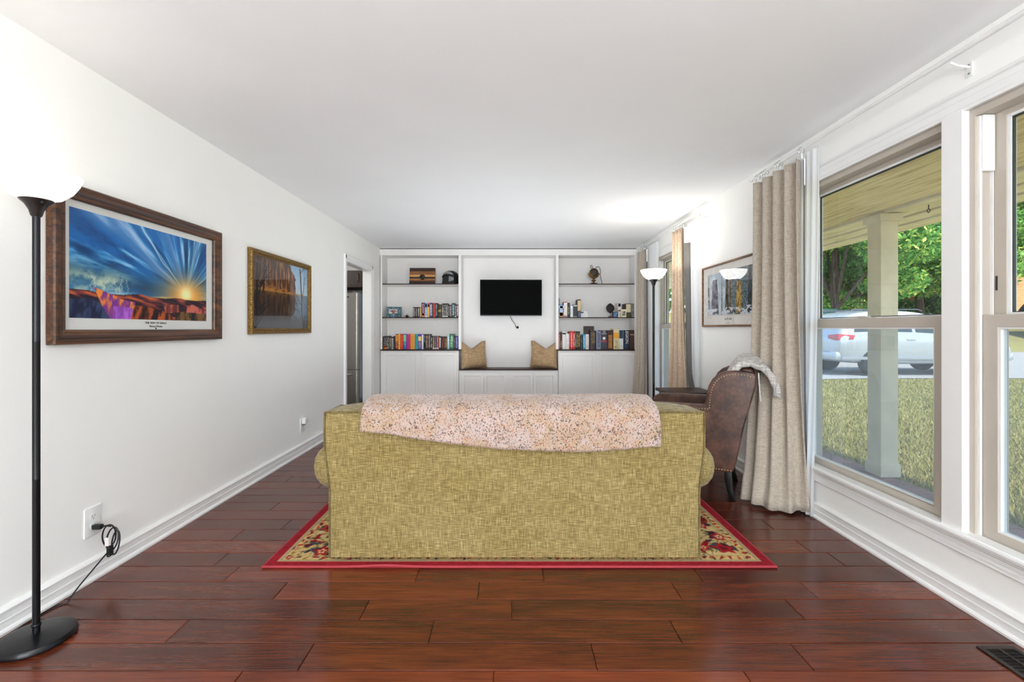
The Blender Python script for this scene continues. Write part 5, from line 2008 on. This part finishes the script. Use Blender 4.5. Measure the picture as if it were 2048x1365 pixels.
# ================================================================== PORCH
PAINTB = plain('weathered_beige_paint', 'c9bfa9', .8, 0, .2, 0, .10, 5, .2)
PLY = NT('painted_plywood').set(.8, 0, .2)
t = PLY
f = t.noise(t.pos((9, .7, 1)), 3, 6, .65, .5)
c = t.ramp(f, [(.36, 'b5a078'), (.5, 'd4c298'), (.65, 'decfaa')])
g = t.noise(t.pos((40, 1.0, 1)), 2.2, 4, .7, .6)
c = t.mix(t.ramp(g, [(.66, '000000'), (.70, 'a0a0a0')]), c, '5c4a2c')
t.base(c)
t.bump(f, .2, .002)
PLY = t.m
CREAM = NT('weathered_cream_paint').set(.8, 0, .2)
t = CREAM
c = t.ramp(t.noise(t.pos((3, 1, 3)), 4, 4), [(.35, 'cfc3a4'), (.65, 'e2d8be')])
g = t.noise(t.pos((30, 2.0, 30)), 2.5, 4, .7, .4)
c = t.mix(t.ramp(g, [(.64, '000000'), (.68, '909090')]), c, '8a7448')
t.base(c)
CREAM = t.m
porch = setting('porch_roof', (3.0, 4, 2.28))
MB().box(WO, 3.44, -6, 14, 2.285, 2.30).build('ceiling_panel', PLY, porch, 0, False)
for a, b, z0, z1, mm in ((3.43, 3.47, 2.262, 2.30, PAINTB), (3.47, 3.76, 2.272, 2.30, CREAM), (3.785, 3.985, 2.262, 2.30, CREAM), (4.01, 4.24, 2.250, 2.33, CREAM)):
    MB().box(a, b, -6, 14, z0, z1).build('soffit_board', mm, porch, .003, False)
MB().box(3.74, 4.03, -6, 14, 2.296, 2.34).build('soffit_backing', plain('soffit_gap', '7a6a4a', .9), porch, 0, False)
MB().box(2.05, 4.26, -6, 14, 2.34, 2.42).build('roof_deck', plain('roof_dark', '4a4640', .9), porch, 0, False)
MB().tube(smooth_path([(3.62, 3.93, 2.272), (3.62, 3.93, 2.24), (3.62, 3.945, 2.225), (3.62, 3.93, 2.205), (3.62, 3.915, 2.222), (3.62, 3.928, 2.236)]), .004, 6).build('screw_hook', plain('rusty_hook', '4a3c30', .6, .5), porch)
pf = setting('porch_floor', (2.8, 4, -.17))
BRK = plain('paver_brick', '8a6c62', .9, 0, .2, 0, .2, 7, .3)
MB().box(WO, 3.33, -4, 13, -.4, -.17).build('slab', plain('porch_concrete', 'bcb6aa', .9, 0, .2, 0, .1, 5), pf, 0, False)
mb = MB()
k = 0
y = .6
bme = MB().box(0, .20, 0, .064, -.10, .0).mesh('brick', (0, 0, 0), .004, False, 1)
while y < 9.0:
    o = link('brick', bme, BRK, pf)
    o.location = Vector((3.335, y, -.168 + .003 * math.sin(k * 7.3))) - offset_of(pf)
    y += .072
    k += 1
col = thing('porch_column', 'square beige porch column with a flat capital outside the big window', 'column', (3.50, 4.27, -.17))
MB().box(3.425, 3.585, 4.195, 4.355, -.168, 2.22).build('shaft', PAINTB, col, .006, False)
MB().box(3.40, 3.61, 4.17, 4.38, 2.195, 2.262).build('capital', PAINTB, col, .005, False)
MB().box(3.412, 3.598, 4.182, 4.368, -.168, -.05).build('plinth', PAINTB, col, .005, False)
for (a, b) in ((3.429, 4.1945), (3.581, 4.1945)):
    pass
MB().box(3.4235, 3.4255, 4.195, 4.207, -.05, 2.195).build('corner_bead', PAINTB, col, 0, False)

# ================================================================== GROUND
LAWN = NT('lawn_ground').set(.95, 0, .1)
t = LAWN
c = t.ramp(t.noise(t.pos(), .6, 6, .65), [(.3, '757040'), (.5, '918a52'), (.7, 'ab9f68')])
c = t.mix(.4, c, t.ramp(t.noise(t.pos(), 30, 4, .7), [(.35, '5c5830'), (.65, 'b8ac78')]))
t.base(c)
LAWN = t.m


def gz_(x, y):
    near = -.26 + .21 * float(sstep(3.6, 8.5, x * .75 + y * .15))
    return near + 2.35 * float(sstep(14.5, 31, y + .12 * max(0, x - 12)))


m = MB()
xs = np.concatenate([np.linspace(3.5, 14, 24), np.linspace(15, 60, 20)])
ys_ = np.concatenate([np.linspace(-20, 0, 6), np.linspace(1, 16, 22), np.linspace(17, 60, 26)])
W_ = len(xs)
m.v = [(x, y, gz_(x, y)) for y in ys_ for x in xs]
m.f = [(j * W_ + i, j * W_ + i + 1, (j + 1) * W_ + i + 1, (j + 1) * W_ + i) for j in range(len(ys_) - 1) for i in range(W_ - 1)]
m.mi = [0] * len(m.f)
struct(m, 'lawn', LAWN, smooth=True)
ASPH = NT('worn_asphalt').set(.9, 0, .2)
t = ASPH
t.base(t.mix(t.ramp(t.noise(t.pos((.6, 3, 1)), 1.2, 5, .7, .6), [(.6, '000000'), (.66, '808080')]), t.ramp(t.noise(t.pos(), 40, 4), [(.3, '8f8d8c'), (.7, 'b3b0ae')]), '7c6a5c'))
ASPH = t.m
m = MB()
xs = np.linspace(6.5, 60, 46)
ys_ = np.linspace(11.3, 17.5, 18)
W_ = len(xs)
m.v = [(x, y, gz_(x, y) + .02) for y in ys_ for x in xs]
m.f = [(j * W_ + i, j * W_ + i + 1, (j + 1) * W_ + i + 1, (j + 1) * W_ + i) for j in range(len(ys_) - 1) for i in range(W_ - 1)]
m.mi = [0] * len(m.f)
struct(m, 'road', ASPH, smooth=True)

GRASSM = NT('grass_blade').set(.8, 0, .15)
a = GRASSM.n('Attribute', attribute_name='Col')
GRASSM.base(a.outputs['Color'])
GRASSM = GRASSM.m
rg = np.random.RandomState(7)
N = 60000
th_ = rg.uniform(.60, 1.30, N)
dd = 3.2 + 8.2 * rg.rand(N) ** 1.5
gx_ = th_ * dd
ok = (gx_ > 3.6) & (dd < 11.2)
gx_, gy_ = gx_[ok], dd[ok]
n = len(gx_)
gzv = np.array([gz_(x, y) for x, y in zip(gx_, gy_)])
an = rg.rand(n) * 6.283
hh = rg.uniform(.025, .06, n)
wd = rg.uniform(.003, .006, n) * (1 + gy_ * .12)
lx, ly = rg.normal(0, .02, n), rg.normal(0, .02, n)
co = np.zeros((n, 3, 3), np.float32)
co[:, 0] = np.stack([gx_ - wd * np.cos(an), gy_ - wd * np.sin(an), gzv - .003], 1)
co[:, 1] = np.stack([gx_ + wd * np.cos(an), gy_ + wd * np.sin(an), gzv - .003], 1)
co[:, 2] = np.stack([gx_ + lx, gy_ + ly, gzv + hh], 1)
pal = np.array([lin(h) for h in ('82803f', '979150', 'b0a468', '6c7038', 'c4b680')])
pc_ = pal[rg.choice(5, n, p=[.28, .28, .2, .16, .08])]


def tri_cloud(name, co, cols, mat, parent=None, k=3):
    n = len(co)
    me = bpy.data.meshes.new(name)
    me.vertices.add(n * k)
    me.vertices.foreach_set('co', co.reshape(-1).astype(np.float32))
    me.loops.add(n * k)
    me.loops.foreach_set('vertex_index', np.arange(n * k, dtype=np.int32))
    me.polygons.add(n)
    me.polygons.foreach_set('loop_start', np.arange(n, dtype=np.int32) * k)
    me.update(calc_edges=True)
    at = me.color_attributes.new('Col', 'FLOAT_COLOR', 'POINT')
    c4 = np.ones((n, k, 4), np.float32)
    c4[..., :3] = cols[:, None]
    at.data.foreach_set('color', c4.reshape(-1))
    return link(name, me, mat, parent)


o = tri_cloud('grass', co, pc_, GRASSM)
tag(o, 'short green and straw coloured grass of the front lawn', 'grass', kind='stuff')

# ================================================================== TREES
LEAFM = NT('leaf').set(.6, 0, .3)
a = LEAFM.n('Attribute', attribute_name='Col')
LEAFM.base(a.outputs['Color'])
tl = LEAFM.n('BsdfTranslucent')
LEAFM.l(a.outputs['Color'], tl.inputs[0])
mx = LEAFM.n('MixShader')
mx.inputs[0].default_value = .4
LEAFM.l(LEAFM.b.outputs[0], mx.inputs[1])
LEAFM.l(tl.outputs[0], mx.inputs[2])
LEAFM.l(mx.outputs[0], LEAFM.out.inputs[0])
LEAFM = LEAFM.m
BARK = wood('bark', '2e2620', '4a3e34', '62564a', (14, 14, 1.2), 2, .9, .1)


def leaves(name, parent, centers, radii, n, size, pal, seed):
    r = np.random.RandomState(seed)
    centers, radii = np.array(centers), np.array(radii)
    w_ = (radii.prod(1) ** (2 / 3))
    idx = r.choice(len(centers), n, p=w_ / w_.sum())
    d = r.normal(size=(n, 3))
    d /= np.linalg.norm(d, axis=1)[:, None]
    rad = r.uniform(.55, 1.05, n) ** .6
    p = centers[idx] + d * radii[idx] * rad[:, None]
    u = r.normal(size=(n, 3))
    u[:, 2] -= .3
    u /= np.linalg.norm(u, axis=1)[:, None]
    nn = r.normal(size=(n, 3)) * .8 + np.array([0, 0, .8])
    s = np.cross(u, nn)
    s /= np.linalg.norm(s, axis=1)[:, None] + 1e-9
    L = (r.uniform(.7, 1.3, n) * size)[:, None]
    co = np.stack([p - u * L, p + s * L * .42 + u * L * .1, p + u * L, p - s * L * .42 + u * L * .1], 1)
    off = np.array(offset_of(parent))
    cols = np.array([lin(h) for h in pal])[r.randint(len(pal), size=n)]
    o = tri_cloud(name, co - off, cols, LEAFM, parent, 4)
    o['kind'] = 'stuff'
    return o


PAL_D = ['3c6430', '4a7838', '5c8c42', '42703a', '6c9c4c', '345a2c']
PAL_M = ['4a7d36', '5f9444', '77a84e', '3f6d30', '94b456', 'b4c060', '55883e']
PAL_Y = ['7f9c40', 'a0ae4c', 'bcb85a', '5f883a', 'd0c46c', '86a84a']


def tree(label, x, y, h, cr, zlo, pal, n, seed, size=.10, trunk=.16, group='trees across the street'):
    z = gz_(x, y)
    t = thing('tree', label, 'tree', (x, y, z - .05), group=group)
    r = random.Random(seed)
    cs, rs = [], []
    for k in range(26):
        a, q = r.random() * 6.28, math.sqrt(r.random())
        f = r.random()
        zz = zlo + (h - zlo) * f
        rr = cr * (1 - .75 * abs(f - .4) ** 1.4)
        cs.append((x + math.cos(a) * q * rr * .85, y + math.sin(a) * q * rr * .85, z + zz))
        s = r.uniform(.28, .5) * cr
        rs.append((s, s, s * .62))
    m = MB()
    m.tube([(x, y, z - .1), (x + .04, y, z + 1), (x - .05, y + .05, z + zlo + .6), (x + .05, y, z + h * .7)], [trunk * 1.25, trunk, trunk * .8, trunk * .3], 10)
    m.build('trunk', BARK, t)
    for k in range(6):
        c_ = cs[k * 4]
        b0 = (x, y, z + zlo * r.uniform(.75, 1.1))
        mid = tuple((b0[i] + c_[i]) / 2 + (.2 if i == 2 else 0) for i in range(3))
        MB().tube([b0, mid, c_], [trunk * .4, trunk * .28, trunk * .1], 7).build('branch', BARK, t)
    leaves('foliage', t, cs, rs, n, size, pal, seed)
    return t


TREES = [
    (12.2, 17.0, 8.2, 2.9, 2.1, PAL_M, 30000, 1, 'bright green tree with a forked trunk left of the porch column'),
    (15.2, 21.5, 8.5, 3.2, 1.6, PAL_D, 30000, 2, 'dark green dense tree behind the forked one'),
    (13.6, 22.5, 6.0, 2.6, .6, PAL_D, 22000, 3, 'low dark green tree at the left edge of the big window'),
    (18.4, 24.5, 9.5, 3.6, 1.2, PAL_Y, 26000, 4, 'yellow-green tree hidden behind the porch column'),
    (18.2, 20.2, 8.8, 3.1, 2.7, PAL_M, 34000, 5, 'bright green maple right of the porch column'),
    (21.6, 22.0, 9.8, 3.1, 3.1, PAL_M, 34000, 6, 'leafy green tree in front of the brick house by the mullion'),
    (27.0, 24.5, 8.5, 3.0, 3.0, PAL_Y, 26000, 7, 'yellow-green tree seen through the nearer window'),
    (24.6, 21.5, 9.5, 3.2, 3.2, PAL_M, 30000, 8, 'green tree by the brick house seen through the nearer window'),
]
for x, y, h, cr, zl, pal, n, sd, lb in TREES:
    tree(lb, x, y, h, cr, zl, pal, n, sd)
for k, (x, y) in enumerate(((15, 30), (20, 33), (25, 38), (31, 40), (33.5, 34), (38, 37), (43, 41), (47, 40))):
    tree(['tall green', 'dark green'][k % 2] + ' tree of the far woods behind the houses, number ' + ['one', 'two', 'three', 'four', 'five', 'six', 'seven', 'eight'][k] + ' from the left', x, y, 13, 5.5, 1.0, PAL_D if k % 2 else PAL_M, 9000, 40 + k, .26, .25, 'far woods')


def shrub(label, x, y, r_, h, pal, seed):
    z = gz_(x, y)
    t = thing('shrub', label, 'shrub', (x, y, z))
    rr = random.Random(seed)
    cs = [(x + rr.uniform(-.6, .6) * r_, y + rr.uniform(-.6, .6) * r_, z + h * rr.uniform(.3, .75)) for k in range(8)]
    leaves('foliage', t, cs, [(r_ * .6, r_ * .6, h * .35)] * 8, 2600, .09, pal, seed)
    MB().tube([(x, y, z - .05), (x, y, z + h * .6)], .05, 6).build('stem', BARK, t)


shrub('round dark green shrub before the nearer brick wall', 22.6, 24.2, .75, 1.5, PAL_D, 71)
shrub('low green shrub at the corner of the pink brick wall', 20.9, 24.0, .8, 1.2, PAL_D, 72)
shrub('tall green undergrowth left of the porch column', 13.6, 19.0, 1.5, 2.0, PAL_M, 73)
shrub('pale green undergrowth behind the parked white car', 14.9, 20.5, 1.3, 1.6, PAL_Y, 74)
shrub('dark undergrowth at the left edge of the view', 12.9, 18.6, 1.0, 1.6, PAL_D, 75)

# ================================================================== BRICK HOUSE
def brickmat(name, a, b, mort):
    t = NT(name).set(.9, 0, .15)
    tc = t.pos((1, 1, 1))
    sx = t.n('SeparateXYZ')
    t.l(tc, sx.inputs[0])
    ad = t.n('Math', operation='ADD')
    t.l(sx.outputs[0], ad.inputs[0])
    t.l(sx.outputs[1], ad.inputs[1])
    cb = t.n('CombineXYZ')
    t.l(ad.outputs[0], cb.inputs[0])
    t.l(sx.outputs[2], cb.inputs[1])
    br = t.n('TexBrick')
    br.inputs['Scale'].default_value = 1
    br.inputs['Brick Width'].default_value = .21
    br.inputs['Row Height'].default_value = .075
    br.inputs['Mortar Size'].default_value = .008
    br.inputs['Color1'].default_value = rgba(a)
    br.inputs['Color2'].default_value = rgba(b)
    br.inputs['Mortar'].default_value = rgba(mort)
    t.l(cb.outputs[0], br.inputs['Vector'])
    t.base(t.mix(.3, br.outputs['Color'], t.ramp(t.noise(t.pos(), 5, 4), [(.3, a), (.7, b)])))
    return t.m


BR1 = brickmat('pink_brick', 'c47a5e', 'd99a80', 'cdb8a8')
BR2 = brickmat('orange_brick', 'a8724a', 'c08a5c', 'b8a48c')
hs = thing('house', 'brick house with pink and orange wings and grey roof across the street', 'house', (25, 30, 1.6))
MB().box(20.5, 27.2, 28.6, 36, .9, 4.6).build('wing_wall', BR1, hs, 0, False)
MB().box(24.1, 33.0, 26.0, 33, .9, 4.7).build('wing_wall', BR2, hs, 0, False)
SHG = plain('grey_shingles', '8c8ca0', .9, 0, .2, 0, .1, 6)
MB().prism([(25.7, 4.6), (36.5, 4.6), (31, 6.6)], 'x', 23.8, 33.4).build('roof', SHG, hs, 0, False)
MB().prism([(28.3, 4.5), (36.3, 4.5), (32.2, 6.2)], 'x', 20.2, 26.8).build('roof', SHG, hs, 0, False)
wf = MB().box(24.55, 25.6, 25.95, 26.0, 2.9, 4.3).build('window', plain('window_dark', '30343a', .2), hs, 0, False)
m = MB()
for a in (24.5, 25.05, 25.6):
    m.box(a, a + .06, 25.92, 25.99, 2.85, 4.35)
m.box(24.5, 25.66, 25.92, 25.99, 2.82, 2.9).box(24.5, 25.66, 25.92, 25.99, 4.3, 4.38)
m.build('sash', WHITEP, wf, 0, False)
MB().box(24.0, 24.35, 28.56, 28.61, 2.75, 2.95).build('foundation_vent', plain('vent_grey', '5a5450', .7), hs, 0, False)
m = MB()
for k in range(4):
    m.box(24.02, 24.33, 28.53, 28.57, 2.77 + k * .045, 2.79 + k * .045)
m.build('louvre', plain('louvre_grey', '8a827c', .6), hs, 0, False)

# ================================================================== CARS
CARGL = plain('car_glass', '1c2a2a', .05, 0, .8)
TYRE = plain('tyre_rubber', '16161a', .8, 0, .3)
LAMPR = plain('tail_lamp_red', 'b82430', .2, 0, .6, .4)


def car(label, x, y, z, rz, paint, seed=0):
    t = thing('car', label, 'car', (x, y, z), (0, 0, rz))
    # stations along the length: x, bottom, sill half-width, belt z, half-width, roof z, roof half-width
    S_ = [(0, .45, .70, .95, .80, 1.0, .72), (.06, .36, .86, 1.0, .90, 1.12, .78), (.25, .33, .90, 1.10, .94, 1.50, .74), (.55, .30, .93, 1.12, .955, 1.66, .70), (1.1, .28, .94, 1.12, .96, 1.715, .69), (1.9, .27, .94, 1.10, .96, 1.72, .69),
          (2.5, .27, .94, 1.08, .96, 1.66, .685), (2.95, .27, .94, 1.06, .955, 1.46, .68), (3.4, .27, .94, 1.04, .95, 1.09, .80), (4.0, .28, .93, .98, .94, 1.01, .78), (4.45, .30, .88, .88, .90, .91, .70), (4.68, .36, .76, .70, .78, .76, .6), (4.74, .45, .6, .6, .62, .66, .5)]
    m = MB()
    sec = []
    for (a, zb, ws, zbe, wb, zr, wr) in S_:
        half = [(ws * .92, zb), (ws, zb + .08), (wb * 1.0, (zb + zbe) / 2 + .05), (wb * 1.005, zbe - .10), (wb * .975, zbe), (wr + .05, zr - .09), (wr, zr - .025), (wr * .8, zr), (wr * .3, zr + .018)]
        ring = [(a, -p, q) for p, q in half] + [(a, p, q) for p, q in half[::-1]]
        sec.append(ring)
    n = len(sec[0])
    for r in sec:
        m.v += r
    for i in range(len(sec) - 1):
        for k in range(n):
            m.f.append((i * n + k, i * n + (k + 1) % n, (i + 1) * n + (k + 1) % n, (i + 1) * n + k))
    m.f += [tuple(range(n)), tuple(range((len(sec) - 1) * n, len(sec) * n))]
    m.mi = [0] * len(m.f)
    b = m.build('body', paint, t, 0, True, True)
    md = b.modifiers.new('smooth', 'SUBSURF')
    md.levels = md.render_levels = 2

    def at(xx, k):
        for (p, q) in zip(range(len(S_) - 1), range(1, len(S_))):
            if S_[q][0] >= xx:
                f = (xx - S_[p][0]) / (S_[q][0] - S_[p][0])
                A, B = Vector(sec[p][4]).lerp(Vector(sec[q][4]), f), Vector(sec[p][5]).lerp(Vector(sec[q][5]), f)
                return A.lerp(B, k)
    for s in (-1, 1):
        for xa, xb, sl0, sl1 in ((.42, .98, .25, 0), (1.06, 1.92, 0, 0), (2.02, 3.12, 0, .62)):
            pts = []
            for xx, k in ((xa, .08), (xb, .08), (xb - sl1, .86), (xa + sl0 * .5, .86)):
                p = at(xx, k)
                pts.append((xx, (p.y - .012) * (1 if s < 0 else -1), p.z))
            q = [(a, b_ + .02 * s * -1, c_) for a, b_, c_ in pts]
            MB().add(pts + q, [(0, 1, 2, 3), (7, 6, 5, 4), (0, 4, 5, 1), (1, 5, 6, 2), (2, 6, 7, 3), (3, 7, 4, 0)]).build('side_window', CARGL, t, .004, True, True)
        for wx in (.95, 3.78):
            w_ = MB().lathe([(.16, -.11), (.33, -.11), (.355, -.07), (.355, .07), (.33, .11), (.16, .11)], (wx, s * .86, .355), 32, axis='y').build('wheel', TYRE, t, 0, True, True)
            MB().lathe([(0, .118 * s), (.05, .116 * s), (.20, .112 * s), (.215, .10 * s)], (wx, s * .86, .355), 24, axis='y').build('hubcap', STEEL, w_, 0, True, True)
        MB().tube([(.55, s * .60, 1.70), (.62, s * .60, 1.74), (2.35, s * .60, 1.74), (2.45, s * .60, 1.70)], .016, 8).build('roof_rail', plain('rail_dark', '4a4e54', .4, .3), t, 0, True, True)
        MB().add([(.02, s * .86, .92), (.02, s * .50, .90), (.0, s * .52, 1.06), (.05, s * .86, 1.09), (.42, s * .968, 1.06), (.36, s * .972, .95)] + [(.10, s * .80, .92), (.10, s * .5, .90), (.12, s * .52, 1.06), (.15, s * .8, 1.09), (.42, s * .92, 1.06), (.36, s * .92, .95)],
                 [(0, 1, 2, 3), (0, 3, 4, 5), (6, 9, 8, 7), (6, 11, 10, 9), (1, 7, 8, 2), (2, 8, 9, 3), (3, 9, 10, 4), (4, 10, 11, 5), (5, 11, 6, 0), (0, 6, 7, 1)]).build('tail_lamp', LAMPR, t, .01, True, True)
        for hx in (1.75, 2.75):
            MB().box(hx, hx + .22, s * .965 - .015, s * .965 + .025, .93, .965).build('door_handle', paint, t, .008, True, True)
        MB().box(.06, 4.5, s * .955 - .02, s * .955 + .012, .42, .50).build('side_moulding', plain('moulding_grey', '8e9296', .5), t, .008, True, True)
        MB().box(2.9, 3.06, s * 1.0 - .08, s * 1.0 + .1, 1.08, 1.22).build('mirror', paint, t, .03, True, True)
    MB().add([(.20, -.66, 1.13), (.20, .66, 1.13), (.42, .60, 1.56), (.42, -.60, 1.56), (.26, -.66, 1.13), (.26, .66, 1.13), (.48, .6, 1.56), (.48, -.6, 1.56)], [(0, 1, 2, 3), (7, 6, 5, 4), (0, 4, 5, 1), (1, 5, 6, 2), (2, 6, 7, 3), (3, 7, 4, 0)]).build('rear_window', CARGL, t, .004, True, True)
    MB().add([(2.62, -.64, 1.62), (2.62, .64, 1.62), (3.34, .74, 1.12), (3.34, -.74, 1.12), (2.66, -.64, 1.645), (2.66, .64, 1.645), (3.38, .74, 1.145), (3.38, -.74, 1.145)], [(0, 1, 2, 3), (7, 6, 5, 4), (0, 4, 5, 1), (1, 5, 6, 2), (2, 6, 7, 3), (3, 7, 4, 0)]).build('windscreen', CARGL, t, .004, True, True)
    MB().box(-.03, .16, -.86, .86, .40, .62).build('bumper', paint, t, .05, True, True, 3)
    MB().box(4.62, 4.78, -.72, .72, .38, .58).build('bumper', paint, t, .05, True, True, 3)
    MB().box(-.012, .03, -.26, .26, .72, .86).build('number_plate', plain('plate_white', 'd8d8d4', .5), t, .004, True, True)
    return t


SILV = plain('silver_car_paint', 'b4b9bf', .25, .35, .5, .6, .01)
WHT = plain('white_car_paint', 'e8eaee', .25, 0, .5, .6, .01)
CHAR = plain('charcoal_car_paint', '2a2e33', .2, .3, .5, .6, .01)
car('silver estate car with red tail lamps parked just beyond the lawn', 8.55, 12.75, gz_(9.5, 12.6) + .025, 0, SILV)
car('white car parked behind the silver one left of the porch column', 11.2, 17.0, gz_(12, 17) + .03, math.radians(8), WHT)
car('charcoal car parked across the road seen through the nearer window', 22.6, 19.6, gz_(24, 20) + .03, math.radians(-6), CHAR)
ub = thing('utility_box', 'dark green utility box at the left edge of the big window', 'utility box', (10.35, 15.2, gz_(10.3, 15.2)))
GRN = plain('utility_green', '20463c', .5, 0, .4)
z0 = gz_(10.3, 15.2)
MB().box(10.0, 10.68, 14.9, 15.5, z0 - .05, 1.78).build('body', GRN, ub, .02)
MB().box(9.96, 10.72, 14.86, 15.54, 1.78, 1.85).build('lid', GRN, ub, .02)
for k in range(4):
    MB().box(10.05, 10.63, 14.885, 14.905, .5 + k * .3, .53 + k * .3).build('rib', GRN, ub, .004)
